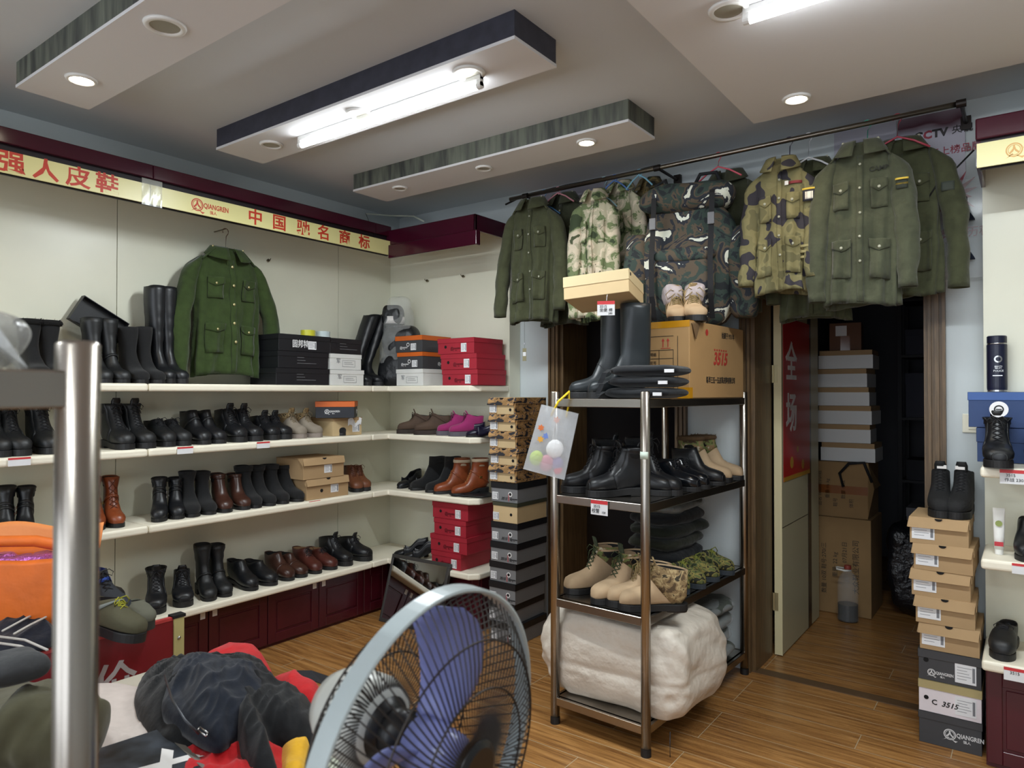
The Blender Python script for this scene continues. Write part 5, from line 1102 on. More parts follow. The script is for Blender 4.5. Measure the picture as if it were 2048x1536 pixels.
price_tag((p.x, p.y, p.z), rad(25), .075, .062, 'price tag hanging under the tan box on the riding boots', (('3515', -.012, -.024, .016), ('坐便 棉', .0, -.04, .017), ('280', .018, -.054, .012)))
b = MB(); b.tube([(p.x, p.y+.004, p.z-.004), (p.x, p.y+.01, p.z+.03)], .0012, 5); tag(b.build('tag_string', m_sil), 'thin string of the price tag under the tan box', 'string')
p = onrack(1200, 1.02, ly=-.56); price_tag((p.x, p.y-.006, zat(p, 1001)), RKR, .085, .062, 'price tag clipped to the second tier of the steel rack', (('3515', -.012, -.026, .017), ('校警', -.018, -.046, .02), ('150', .022, -.05, .013)))
# black padded cushions
m_pad = cloth('black_padding', '#14161a', vary=.1, bump=.4)
b0 = onrack(1300, RZS[0]+e_, ly=-.40)
for k, (dz, w, sx) in enumerate(((0, 'bottom', .17), (.048, 'middle', .165), (.096, 'top', .165))):
    t = thing('padded_cushion', f'black padded cushion before the carton, {w} of three', 'cushion', b0+Vector((-.02+.01*k, 0, dz+.001)), RKR+.1*k-.1, 'black padded cushions')
    blobbox(sx, .115, .047, amp=.010, sc=11, seed=k, rnd=.42).build('padding', m_pad, t, smooth=True)
    MB().box(sx-.05, sx-.01, -.128, -.122, .012, .026).build('white_label', m_label, t)
    b = MB(); x0 = -sx+.02; b.loft([[(x0+a-.012, -.10-c, z), (x0+a+.012, -.10-c, z), (x0+a+.012, -.097-c, z), (x0+a-.012, -.097-c, z)] for a, c, z in ((0, 0, .03), (-.01, .028, .015), (-.02, .034, -.01 if k else .002), (-.03, .036, -.03 if k else .001))]); b.build('tie_strap', m_pad, t)
# second tier boots
def rshoe(kind, px, ly, z, hd, H, label, s=1, sc=1., lx=None):
    toe = onrack(px, z, ly=ly) if lx is None else onrack(px, z, lx=lx); d = Vector((cos(hd), sin(hd), 0)); L_ = .285*sc
    o = toe-d*L_; o.z = z+e_; t = thing(NAMES[kind], label, cat_of(kind), o, hd-pi/2); build_shoe(kind, t, H, s, sc); return t
Z2r = RZS[1]
rshoe('workboot', 1122, -.47, Z2r, rad(222), .19, 'black ankle boot at front left corner of the rack second tier', -1)
rshoe('workboot', 1172, -.525, Z2r, rad(228), .19, 'black ankle boot above the rack price tag, second tier', 1)
def rside(kind, px, lx, z, hd, H, label, s=1, sc=1.): return rshoe(kind, px, None, z, hd, H, label, s, sc, lx=lx)
rside('tall_lace', 1345, .21, Z2r, rad(2), .185, 'glossy black lace-up boot side on at the front of second tier', 1)
rside('tall_lace', 1362, .24, Z2r, rad(-4), .23, 'black laced boot behind the front one on second tier', -1)
rside('derby', 1400, .25, Z2r, rad(-2), .12, 'polished black shoe right of centre on second tier, front one', 1)
rside('derby', 1418, .25, Z2r, rad(-2), .12, 'polished black shoe right of centre on second tier, rear one', -1)
rside('ankle', 1452, .26, Z2r, rad(0), .18, 'plain black boot before the fur-topped tan boots, second tier', 1)
rside('fur_tan', 1466, .24, Z2r, rad(5), .20, 'tan boot with brown fur collar, left one on second tier', 1)
rside('fur_tan', 1488, .25, Z2r, rad(5), .20, 'tan boot with brown fur collar, right one by the rear post', -1)
rshoe('ankle', 1180, -.22, Z2r, rad(200), .2, 'black boot standing at the back of second tier, left', 1)
# third tier
Z3r = RZS[2]
rshoe('sand_olive', 1132, -.46, Z3r, rad(236), .185, 'sand suede boot with green tongue, left one at rack corner', -1)
rshoe('sand_olive', 1187, -.52, Z3r, rad(242), .185, 'sand suede boot with green tongue, second from the left post', 1)
rshoe('sand_camo', 1216, -.50, Z3r, rad(225), .18, 'sand boot with digital camouflage shaft, behind the front one', -1)
rshoe('sand_camo', 1240, -.51, Z3r, rad(210), .18, 'sand boot with digital camouflage shaft at the rack front post', 1)
rside('sneaker', 1380, .23, Z3r, rad(-5), .075, 'camouflage canvas sneaker with slate sole on third tier, nearest', 1)
rside('sneaker', 1412, .25, Z3r, rad(-5), .075, 'camouflage canvas sneaker on third tier, second row', -1)
rside('sneaker', 1440, .25, Z3r, rad(-2), .08, 'camouflage canvas sneaker on third tier beside the folded clothes', 1)
rside('sneaker', 1470, .26, Z3r, rad(0), .075, 'camouflage canvas sneaker at the rear end of third tier', -1)
rshoe('safety', 1215, -.30, Z3r, rad(215), .09, 'dark blue shoe between the two pairs of sand boots', 1)
# folded clothes
def folded(label, c, rz, sx, sy, h, m_, seed, plastic=False, group=None):
    t = thing('folded_garment', label, 'clothes', c, rz, group); blobbox(sx, sy, h+.006, amp=.022, sc=11, seed=seed, rnd=.3).build('folded_cloth', m_, t, smooth=True)
    if plastic: blobbox(sx+.008, sy+.008, h+.004, amp=.012, sc=9, seed=seed, rnd=.4).build('plastic_bag', mat('clear_bag', '#dde3e6', .08, alpha=.25, bump=.6, bscale=30), t, smooth=True)
cl_ = [cloth('dark_grey_green_cloth', '#23271f'), cloth('charcoal_cloth', '#1d1f22'), cloth('dark_olive_cloth', '#2c2e24')]
zz_ = Z3r+.115
for k in range(6):
    w = ('lowest', 'second from bottom', 'third from bottom', 'fourth from bottom', 'fifth from bottom', 'topmost')[k]
    folded(f'dark folded garment, {w} in the pile on the third tier', rk(-.07+.012*(k % 2), .24, Z3r+.002+k*.064), RKR+.05*((k*7) % 3-1), .14, .22, .058, cl_[k % 3], k+2, k == 5, 'folded clothes on the third tier')
for k in range(4):
    w = ('lowest', 'second from bottom', 'third from bottom', 'topmost')[k]
    folded(f'grey-green folded garment in clear plastic behind the white bale, {w}', rk(.02, .30, RZS[3]+.002+k*.075), RKR+.06*((k*5) % 3-1), .19, .20, .07, cloth('grey_green_cloth', '#4a4f48'), k+12, True, 'plastic-wrapped clothes on the lowest tier')
# white bale
m_bale = mat('white_woven_sack', '#d3cabd', .5, vary=.06, vscale=3, bump=.9, bscale=7, bdist=.03)
t = thing('wrapped_bale', 'bulky white woven-plastic bale bulging out of the lowest tier', 'bale', rk(.0, -.25, RZS[3]+e_), RKR-.03)
def bale_mesh(hx_, hy, hz_):
    b = MB(); N = 72; nr = 34; rings = []
    for i in range(nr+1):
        v = i/nr; a = v*pi; z = .5-.5*cos(a); e = sin(a)**.22 if 0 < v < 1 else .03; ring = []
        for j in range(N):
            th = 2*pi*j/N; c, s = se(th, .38, .38); p = Vector((hx_*c*e, hy*s*e, hz_*z)); d = Vector((c*e, s*e, (z-.5)*.8)).normalized()
            q = 1-abs(nz((p.x+p.z*.9, p.y, p.z*.4), 4.5, 2)); q2 = 1-abs(nz((p.x*1.3, p.y+p.z, p.z), 9, 7))
            p += d*(.030*nz(p, 3.2, 1)+.042*(q-.8)+.024*(q2-.8)+.012*((1-abs(nz((p.x-p.z*1.2, p.y+p.z, p.z*.3), 15, 11)))-.8)); seam = abs(z-.40); p -= d*.010*math.exp(-(seam/.02)**2); p.z = max(0, p.z*(1 if p.z > .02 else .6)); ring.append(p)
        rings.append(ring)
    b.loft(rings); return b
bo = bale_mesh(.385, .275, .385).build('sack', m_bale, t, smooth=True, sub=1)
b = MB(); b.tube([(.10, -.02, .40), (.16, -.05, .36), (.18, .02, .43), (.2, .1, .40)], .004, 6); b.tube([(.34, -.27, .0), (.355, -.30, -.03), (.35, -.29, -.09)], .002, 5); b.build('tie_string', m_lace, t, smooth=True)
text('502', .09, m_inkb, t, (.17, -.05, .405), rot=(0, 0, .5), name='marker_writing')
# plastic gift bag on the rack post
m_film = mat('frosted_plastic', '#dde0e4', .25, alpha=.6, rough_=0) if False else mat('frosted_plastic', '#dfe2e6', .3, alpha=.38)
gx = rk(-.23, -.545, 0); top = Vector((gx.x-.02, gx.y-.035, zat(gx, 800)))
t = thing('plastic_gift_bag', 'frosted clear gift bag with yellow strap hanging on the rack left post', 'bag', (gx.x-.01, gx.y-.075, zat(gx, 945)), (0, rad(14), rad(28)))
hb_ = .30; 
def gb_(y0, bulge): return lambda u, v: ((u-.5)*(.19-.02*v), y0*(1+bulge*sin(pi*u)*sin(pi*min(1, 1.2-v))), hb_*v)
b = MB(); b.grid(gb_(-.022, .9), 10, 12); b.grid(gb_(.022, .9), 10, 12); b.grid(lambda u, v: ((-.095+.01*v), -.022+.044*u, hb_*v), 3, 8); b.grid(lambda u, v: ((.095-.01*v), -.022+.044*u, hb_*v), 3, 8); b.grid(lambda u, v: ((u-.5)*.19, -.022+.044*v, 0), 8, 2)
b.build('bag_film', m_film, t, smooth=False)
m_ys = mat('yellow_strap', '#e3c21f', .6)
b = MB(); b.tube([(-.03, -.012, hb_-.04), (-.015, -.02, hb_+.03), (.02, -.005, hb_+.085), (.03, .03, hb_+.03), (.035, .015, hb_-.03)], .006, 6); b.build('handle', m_ys, t, smooth=True)
for c, loc, r in (('#b7d33a', (-.05, -.002, .06), .032), ('#c97f8f', (.0, .0, .05), .035), ('#ffffff', (.02, .0, .12), .04), ('#8f7fae', (.045, 0, .06), .028), ('#d8324f', (.055, .0, .035), .02)):
    b = MB(); b.sphere(loc, r, 12, sy=.45, sz=1.1); b.build('wrapped_sweet', mat('sweet_'+c[1:], c, .5), t, smooth=True)
for c, x, z in (('#d8743c', -.06, .2), ('#6f86c9', -.03, .17), ('#e0a33c', -.05, .15), ('#d07a4c', .0, .25)):
    b = MB(); b.add([(x+.016*cos(2*pi*k/12)*(1 if k % 2 else .6), -.0385, z+.016*sin(2*pi*k/12)*(1 if k % 2 else .6)) for k in range(12)], [tuple(range(12))]); b.build('flower_print', mat('print_'+c[1:], c, .6), t, solid=.0006)

# small sticker on the rack post, extra boots in the second row
w = rk(.23, -.545, 0); b = MB(); zs1, zs0 = zat(w, 903), zat(w, 918)
b.loft([[(.0212*cos(a), .0212*sin(a), z) for a in [rad(-150+10*k) for k in range(13)]] for z in (zs0, zs1)], False, False, closed=False)
o = tag(b.build('paper_sticker', mat('pale_green_sticker', '#c3d2c4', .6), smooth=True, solid=.0008), 'pale green sticker on the front right post of the steel rack', 'sticker'); o.location = (w.x, w.y, 0)
rside('tall_lace', 1290, .10, Z2r, rad(-8), .22, 'tall black laced boot with padded collar in the second row, rear', 1)
# black tilted lid behind the boots on the top shelf
a1, a2, a3 = at(164, 591, 'x', .05), at(254, 648, 'x', .05), at(137, 605, 'x', .05)
cx_ = Vector((.04, (a1.y+a2.y)/2+(a3.y-a1.y)/2, (a1.z+a2.z)/2+(a3.z-a1.z)/2)); an = math.atan2(a2.z-a1.z, a2.y-a1.y); ll = (a2-a1).length; lw_ = .14
t = thing('box_lid', 'black cardboard box lid leaning tilted behind the black boots', 'box lid', cx_-Vector((0, 0, .04)), (an, 0, 0))
b = MB(); b.box(-.006, -.003, -ll/2, ll/2, -lw_/2, lw_/2); b.box(-.003, .03, -ll/2, ll/2, lw_/2-.003, lw_/2); b.box(-.003, .03, -ll/2, ll/2, -lw_/2, -lw_/2+.003); b.box(-.003, .03, -ll/2, -ll/2+.003, -lw_/2, lw_/2); b.box(-.003, .03, ll/2-.003, ll/2, -lw_/2, lw_/2); b.build('lid_card', m_bblk, t)
# corner of the top shelf: leaning riding boots and a plastic-wrapped bag
for k, (px, x, w) in enumerate(((742, .33, 'left'), (766, .33, 'right'))):
    y = at(px, 770, 'x', x).y; o = Vector((x-.24, y, Z1)); t = thing('riding_boot', f'tall black boot leaning right beside the plastic-wrapped bag, {w} one', 'boot', o, -pi/2)
    build_shoe('otk', t, zat(o, 622)-Z1-.04, (-1, 1)[k], .92)
    for ch in t.children_recursive:
        if ch.type == 'MESH':
            for v in ch.data.vertices:
                if v.co.z > .13: v.co.x -= (v.co.z-.13)*.42; v.co.y += (v.co.z-.13)*.05
y = at(800, 700, 'x', .14).y
t = thing('wrapped_bag', 'black bags wrapped in crinkled clear plastic in the shelf corner', 'bag', (.29, -.195, Z1), .5); hb2 = zat((.3, -.15, 0), 592)-Z1
m_bag2 = mat('black_vinyl', '#15171a', .4, bump=.6, bscale=12, bdist=.02)
blobbox(.13, .10, hb2*.34, amp=.02, seed=41).build('lower_bag', m_bag2, t, smooth=True)
q = blobbox(.13, .09, hb2*.36, amp=.02, seed=42).build('middle_bag', m_bag2, t, smooth=True); q.location = (.02, 0, hb2*.31)
q = blobbox(.07, .07, hb2*.25, amp=.008, seed=43).build('top_roll', m_bag2, t, smooth=True); q.location = (-.04, 0, hb2*.64)
b = MB(); b.loft([[(-.04+.078*cos(a), .078*sin(a), z) for a in [2*pi*k/28 for k in range(28)]] for z in (hb2*.68, hb2*.76)], False, False); b.build('white_band', m_white, t, smooth=True, solid=.001)
q = blobbox(.145, .115, hb2*.99, amp=.025, sc=9, seed=44, rnd=.45, tap=.35).build('plastic_wrap', mat('clear_wrap', '#e2e6e4', .08, alpha=.22, bump=1, bscale=18, bdist=.03), t, smooth=True)
# flat black pouch on the third back shelf
x = at(945, 985, 'y', -.26).x; t = thing('flat_pouch', 'flat black bag lying at the right end of the third back shelf', 'bag', (x, -.23, Z3+.001), .15); blobbox(.12, .09, .018, amp=.006, sc=12, seed=5, rnd=.5).build('pouch', m_bag2, t, smooth=True)
b = MB(); b.tube([(-.11, -.03, .01), (-.15, -.07, .008), (-.10, -.10, .008), (-.02, -.10, .01), (.03, -.06, .016)], .004, 6); b.build('strap', m_web, t, smooth=True)
# ================================================================ BEHIND THE DOORS
m_leaf = mat('cream_door_face', '#b9b596', .35); m_leafe = mat('cream_door_edge', '#d9cfa6', .4); m_strp = mat('dark_door_inlay', '#2b241f', .3)
lx0 = 2.69; lx1 = lx0+.042
t = thing('open_door', 'cream storeroom door standing open inwards with a red poster', 'door', (lx0, DW+T1+.012, .006))
MB().box(0, .042, 0, .86, 0, 2.02).build('door_leaf', m_leaf, t, bevel=.002, seg=1)
MB().box(-.0005, .0425, -.0015, .002, 0, 2.02).build('door_edge', m_leafe, t)
MB().box(.042, .0435, .58, .66, 0, 2.02).build('dark_inlay', m_strp, t)
MB().box(.042, .043, .0, .58, .72, .724).build('face_seam', m_strp, t)
for z in (.25, 1.55):
    b = MB(); b.box(-.02, .02, -.0045, -.001, z, z+.10); b.tube([(-.004, -.006, z), (-.004, -.006, z+.10)], .006, 8); h_ = b.build('hinge', mat('worn_brass', '#b9ad86', .4, .8), t)
m_rpst = mat('red_poster', '#b0161b', .35); m_gl = mat('silver_print', '#e6e2e2', .4)
pp = MB().box(.0436, .045, .03, .62, .98, 1.93).build('red_poster', m_rpst, t)
zc = lambda py: zat((lx1, .9, 1), py)-.006
[text(ch_, .24, m_gl, pp, (.0455, .20, z_), rot=(pi/2, 0, pi/2), name='poster_character', bold=.02) for ch_, z_ in (('全', 1.66), ('场', 1.36))]
for ch, z in (('促', 1.22), ('销', 1.06)): pass
b = MB()
for k, (y, z, r) in enumerate(((.2, 1.08, .035), (.45, 1.05, .03), (.33, 1.15, .02))):
    b.add([(.0455, y+r*cos(2*pi*j/14), z+r*sin(2*pi*j/14)) for j in range(14)], [tuple(range(14))])
b.build('gold_dots', mat('gold_print', '#b98a2c', .4), pp, solid=.0004)
MB().box(.0451, .0456, .03, .62, .98, 1.005).build('gold_border', MATS['gold_print'], pp)
# cartons
m_dcart = mat('dull_carton_board', '#8d7049', .8, vary=.05)
def carton(label, x0, x1, y0, d, z0, h, lines, m_=None):
    t = thing('cardboard_carton', label, 'carton', ((x0+x1)/2, y0+d, z0)); w_ = x1-x0
    MB().box(-w_/2, w_/2, -d, 0, 0, h).build('carton_body', m_ or m_dcart, t, bevel=.004)
    for s, x, z, q in lines: text(s, q, m_blkc, t, (w_/2-x, -d-.001, z), rot=(0, -pi/2, 0) if False else Euler((pi/2, 0, 0)).to_matrix().to_4x4().to_euler(), name='printed_characters', sx=1).rotation_euler = (Matrix.Rotation(-pi/2, 3, 'Y') @ Matrix.Rotation(pi/2, 3, 'X')).to_euler()
    return t
E1, E2 = 1.45, .45
zA = .65; zB = 1.03
c1 = carton('large printed cardboard carton on the storeroom floor behind the bottle', 2.62, 3.02, E1, .42, .001, zA, (('16武警春秋作战靴', .345, .34, .062), ('数量 10双 鞋号:270/三', .29, .30, .036), ('重量: 22 kg', .22, .33, .036), ('07月21日', .16, .42, .036), ('大众鞋业有限公司', .09, .33, .045)))
c2 = carton('open cardboard carton with brown tape on the large printed carton', 2.66, 3.00, E1+.02, .40, zA+.002, zB-zA-.004, (('品名 16G08作训鞋', .30, .19, .03), ('重量 16 kg', .25, .19, .03), ('鞋号', .20, .10, .03), ('数量 10双', .15, .19, .03), ('体积', .10, .10, .03)))
MB().box(-.17, .17, -.4014, -.4004, .16, .215).build('brown_tape', mat('brown_tape', '#7c4a25', .15), c2)
b = MB(); b.add([(.17, -.40, .375), (.20, -.36, .20), (.17, -.40, .02), (.20, -.1, .2)], [(0, 1, 2), (0, 3, 1)]); b.build('carton_flap', m_dcart, c2, solid=.004)
b = MB(); b.tube([(.02, -.41, .21), (.0, -.42, .30), (.06, -.43, .37), (.15, -.42, .38), (.19, -.38, .25)], .010, 8); q = b.build('black_strap', m_web, c2, smooth=True)
zT = 1.50+(785-700)*4.75/1400; hS = (zT-zB)/6
for k in range(6):
    w = ('lowest', 'second', 'third', 'fourth', 'fifth', 'topmost')[k]
    y = E1+.05; x0 = (2.70, 2.66, 2.69, 2.66, 2.66, 2.68)[k]; t = thing('shoe_box', f'white-sided kraft box in the storeroom, {w} of six above the cartons', 'box', (x0+.17, y+.3, zB+.001+k*hS), (.0, .04, -.03, .02, -.02, .03)[k], 'white-sided boxes in the storeroom')
    MB().box(-.17, .17, -.3, 0, 0, hS*.72).build('box_body', mat('pale_grey_card', '#dcdfdf', .6), t); MB().box(-.165, .165, -.296, 0, hS*.72, hS-.002).build('kraft_rim', m_kraft, t)
t = thing('cardboard_carton', 'small brown carton on top of the white-sided boxes', 'carton', (2.83, E1+.30, zT+.002), .1); MB().box(-.1, .1, -.2, 0, 0, .19).build('carton_body', mat('brown_carton', '#6a4630', .7), t, bevel=.003); MB().box(-.06, .01, -.2015, -.2005, .1, .17).build('white_label', m_label, t); MB().box(-.03, .03, -.2022, -.2016, .0, .1).build('shiny_tape', mat('brown_tape', '#7c4a25', .15), t)
# bottle
p = at(1696, 1241, 'z', .002); t = thing('water_bottle', 'large ribbed plastic bottle half full of dark liquid on the storeroom floor', 'bottle', (p.x, p.y, .002)); m_pet = mat('clear_pet', '#e8eef0', .12, alpha=.11); bh = .37
prof = [(.001, 0), (.06, .002), (.066, .012)]
for k in range(11): prof += [(.066, .02+.02*k), (.061, .03+.02*k)]
prof += [(.062, .25), (.05, .29), (.026, .32), (.02, .335), (.02, .35)]
MB().lathe(prof, 28).build('bottle_body', m_pet, t, smooth=True); MB().lathe([(.001, .004), (.060, .006), (.061, .11), (.001, .11)], 24).build('dark_liquid', mat('dark_liquid', '#0b0507', .1), t)
MB().lathe([(.001, .362), (.02, .362), (.022, .35), (.022, .338), (.001, .338)], 20).build('cap', mat('red_cap', '#8f3a30', .5), t); b = MB(); b.tube([(.02, 0, .33), (-.01, -.03, .33), (-.06, -.03, .335), (-.07, 0, .34), (-.02, .02, .335)], .006, 8); b.build('handle', MATS['white_plastic'], t, smooth=True)
# dark shelving with goods at the back of the storeroom
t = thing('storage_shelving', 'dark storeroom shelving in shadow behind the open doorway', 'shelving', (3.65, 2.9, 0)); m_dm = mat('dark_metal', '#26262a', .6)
for x in (-.62, .62):
    for y in (-.2, .2): q = MB().box(x-.015, x+.015, y-.015, y+.015, 0, 2.3).build('post', m_dm, t)
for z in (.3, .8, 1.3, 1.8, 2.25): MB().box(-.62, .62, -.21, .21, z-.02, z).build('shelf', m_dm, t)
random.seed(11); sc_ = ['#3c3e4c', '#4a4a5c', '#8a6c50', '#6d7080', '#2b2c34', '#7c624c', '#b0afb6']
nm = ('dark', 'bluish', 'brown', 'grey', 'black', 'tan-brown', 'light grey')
for li, z in enumerate((.301, .801, 1.301, 1.801)):
    x = -.58
    k = 0
    while x < .32:
        w_ = random.uniform(.18, .3); h = random.uniform(.12, .4); c = random.randrange(7)
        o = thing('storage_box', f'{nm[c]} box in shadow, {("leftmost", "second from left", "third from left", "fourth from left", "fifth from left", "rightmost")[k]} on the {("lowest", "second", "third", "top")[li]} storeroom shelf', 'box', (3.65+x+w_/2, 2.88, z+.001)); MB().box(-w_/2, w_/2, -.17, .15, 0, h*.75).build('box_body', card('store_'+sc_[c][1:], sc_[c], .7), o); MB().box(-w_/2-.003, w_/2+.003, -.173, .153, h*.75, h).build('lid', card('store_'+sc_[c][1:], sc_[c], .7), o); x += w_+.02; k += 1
for k, (x, y, sx, h, lab) in enumerate(((3.22, 1.75, .14, .62, 'dark plastic-wrapped bundle on the storeroom floor right of the cartons'), (3.62, 2.1, .22, .9, 'large dark wrapped bundle deep in the storeroom'))):
    t = thing('wrapped_bundle', lab, 'bundle', (x, y, .002)); blobbox(sx, .16, h, amp=.05, sc=5, seed=k+30, rnd=.4).build('bundle_wrap', mat('black_plastic_film', '#14151b', .25, bump=.8, bscale=20, bdist=.02), t, smooth=True)
t = thing('broom', 'thin red-tipped broom handle leaning in the dark left doorway', 'broom', (2.18, .75, .002)); b = MB(); b.tube([(0, 0, .05), (-.14, .12, .84)], .008, 8); b.build('handle', mat('grey_pole', '#514b4b', .5), t, smooth=True); MB().box(-.08, .08, -.03, .03, 0, .1).build('brush_head', m_dark, t, bevel=.01); b = MB(); b.sphere((-.145, .12, .85), .022, 10); b.build('pole_grip', mat('dark_red_grip', '#5c1a1c', .5), t, smooth=True)
# ================================================================ LEANING MIRROR
ml = Vector((.425, -.505, .0)); wv = .50
t = thing('floor_mirror', 'small grey-framed foot mirror leaning against the corner cabinet', 'mirror', (.425, -.505, .002), (rad(-17), 0, rad(2))); mh = .435
b = MB(); fw = .022
b.box(0, wv, -.0, .03, 0, fw); b.box(0, wv, -.0, .03, mh-fw, mh); b.box(0, fw*.6, -.0, .03, fw, mh-fw); b.box(wv-fw, wv, -.0, .03, fw, mh-fw); b.build('frame', mat('dark_grey_frame', '#3c3a38', .4), t, bevel=.002)
MB().box(fw*.6, wv-fw, .006, .012, fw, mh-fw).build('mirror_glass', mat('mirror_silver', '#cfd2d2', .03, 1), t)
# ================================================================ BARGAIN BIN
m_binr = mat('red_board', '#7a1420', .4); m_bine = mat('red_board_edge', '#b53a3c', .45)
BX = 1.0; by1 = -2.18; bz1 = .565
t = thing('bargain_bin', 'red-sided bargain bin piled with shoes, cream corner post', 'display bin', (BX, by1, .0)); bl = 1.45
MB().box(-.018, 0, -bl, 0, .12, bz1-.012).build('front_board', m_binr, t); MB().box(-.020, .002, -bl, 0, bz1-.012, bz1).build('board_edge', m_bine, t)
MB().box(-.45, -.018, -.018, 0, .12, bz1-.09).build('end_board', m_binr, t); MB().box(-.45, -.018, -bl, -.018, .40, .42).build('bin_tray', mat('grey_board', '#57534d', .7), t); MB().box(-.468, -.45, -bl, 0, .12, bz1-.02).build('rear_board', m_binr, t)
q = MB().box(-.03, .006, .0, .045, .0, bz1-.005).build('corner_post', mat('cream_bracket', '#b9b078', .4), t, bevel=.002); b = MB(); b.sphere((.007, .022, bz1-.09), .008, 10, sx=.6); b.build('bolt', m_sil, q, smooth=True); MB().box(-.035, .008, -.004, .05, bz1-.006, bz1+.006).build('post_cap', m_dark, q)
MB().box(-.47, -.43, 0, .03, 0, .5).build('corner_post', MATS['cream_bracket'], t); MB().box(-.03, .0, -bl-.03, -bl, 0, .5).build('corner_post', MATS['cream_bracket'], t)
cc = at(230, 1375, 'x', BX+.001); text('价', .17, mat('grey_white_print', '#b3acac', .6), t, (.0012, cc.y-by1, cc.z+.005), pi/2, 'printed_character', bold=.015)
# shoes heaped in the bin
def heap(kind, px, py, z, rot, H, label, s=1, sc=1.0, cat=None):
    p = at(px, py, 'z', z); t = thing(NAMES[kind], label, cat or cat_of(kind), p, rot); build_shoe(kind, t, H, s, sc)
TR = .42
heap('safety', 170, 1200, .63, (rad(-8), rad(6), rad(-84)), .13, 'black and blue ankle-high shoe on top of the bin heap', 1)
heap('olive_boot', 168, 1252, .585, (rad(-6), rad(-6), rad(-72)), .11, 'olive hiking boot with lime laces in the bin', 1)
heap('grey_slip', 262, 1236, .56, (rad(0), rad(0), rad(-100)), .065, 'grey slip-on shoe at the right end of the bin', 1, .8)
heap('workboot', 95, 1225, .60, (rad(-5), rad(10), rad(-12)), .10, 'black boot under the orange bag in the bin', 1)
# filler shoes carrying the heap
for k, (x, y) in enumerate(((.79, -2.31), (.72, -2.42), (.80, -2.62), (.73, -2.73))):
    t = thing('lace_up_shoe', f'dark shoe lying flat at the bottom of the bin, {("front right", "rear right", "front middle", "rear middle")[k]}', 'shoe', (x-.12, y, TR+.002), -pi/2); build_shoe('low', t, .08, 1)
# orange bag with shiny pink foil goods
p = at(95, 1245, 'z', .60); t = thing('orange_bag', 'large orange non-woven bag filled with pink foil packs, on the bin heap', 'bag', (p.x-.05, p.y-.08, .575), rad(40))
m_or = mat('orange_fabric', '#d9691b', .6, bump=.5, bscale=7, bdist=.02, vary=.1); zt_ = .31
b = MB(); N = 48
def bagring(z, g, sd):
    r = []
    for j in range(N):
        c, s = se(2*pi*j/N, .4, .4); k = 1+.05*nz((c*2, s*2, z*4), 1.5, sd); r.append(Vector((.25*c*g*k, .15*s*g*k, z+.012*nz((c, s, 0), 3, sd)*(1 if z > .1 else 0))))
    return r
b.loft([bagring(0, .85, 1), bagring(.08, 1.0, 1), bagring(.2, 1.02, 2), bagring(.29, .98, 3), bagring(.31, .95, 3), bagring(.27, .93, 3), bagring(.15, .9, 3)], True, False); b.build('bag_body', m_or, t, smooth=True)
b = MB(); b.grid(lambda u, v: (-.24+.47*u, .135+.03*sin(3*u)+.03*v, .28+.10*v+.015*sin(7*u)), 16, 5); b.build('rear_flap', mat('pale_orange_fabric', '#e08a4a', .6, bump=.4, bscale=7, bdist=.02), t, smooth=True, solid=.003)
b = MB(); b.tube([(-.2, -.12, .29), (-.1, -.05, .36), (.06, 0, .35), (.2, .06, .30)], .022, 8); b.build('folded_handle', m_or, t, smooth=True)
for k in range(5):
    q = blobbox(.055, .045, .06, amp=.02, sc=16, seed=k).build('foil_pack', mat('pink_foil', '#c46fc0', .15, .7, bump=1, bscale=40, bdist=.02), t, smooth=True); q.location = (-.16+.08*k, -.03+.03*(k % 2), .24)
# navy sports trousers with white stripes
def mound(name, poly, z0, h, m_, seed, label=None, cat=None, amp=.03, sc=5, parent=None, p_=2.2, world=None, nr=26, N=110, group=None, twist=1.0):
    """rumpled cloth lying on height z0; poly = outline in picture points on that height"""
    P = [at(x, y, 'z', z0) for x, y in poly] if world is None else [Vector((x, y, z0)) for x, y in world]
    c = sum(P, Vector())/len(P); L_ = []; n = len(P)
    per = []; 
    for k in range(N):   # smooth closed outline
        u = k/N*n; i = int(u); f = u-i; a, b_, c_, d_ = P[(i-1) % n], P[i % n], P[(i+1) % n], P[(i+2) % n]
        per.append(.5*((2*b_)+(c_-a)*f+(2*a-5*b_+4*c_-d_)*f*f+(3*b_-a-3*c_+d_)*f**3))
    vs_ = []; fs = []
    for r in range(nr+1):
        t_ = r/nr; rr = 1-(1-t_)**1.0
        for k in range(N):
            q = c+(per[k]-c)*rr; H = h*max(0, 1-t_**p_)**.6
            w = nz((q.x, q.y, 0), 1.6, seed+9)*.35
            rid = (1-abs(nz((q.x*cos(seed)+w, q.y*1.0*twist+w, 0), sc, seed)))**2*amp*1.6+(1-abs(nz((q.x-w, q.y+q.x*.6, 1), sc*2.1, seed+3)))**2*amp*.7+amp*.5*nz((q.x, q.y, 2), sc*.6, seed+5)
            z = z0+max(.003, H+(rid-amp*.8)*(1-t_**6)) if r < nr else z0+.001
            vs_.append(Vector((q.x, q.y, z))-Vector((c.x, c.y, z0)))
    for r in range(nr):
        for k in range(N): fs.append((r*N+k, r*N+(k+1) % N, (r+1)*N+(k+1) % N, (r+1)*N+k))
    k0 = len(vs_); vs_.append(Vector((0, 0, .0))); fs += [(k0, nr*N+(k+1) % N, nr*N+k) for k in range(N)]
    me = MB(); me.add(vs_, fs); o = me.build(name, m_, parent, smooth=True)
    if parent is None: o.location = (c.x, c.y, z0); tag(o, label, cat, group)
    o['c'] = 0; del o['c']
    return o, c, per
m_navy = cloth('navy_jersey', '#10131f', vary=.1); m_pipe = mat('white_piping', '#b9b4ad', .8)
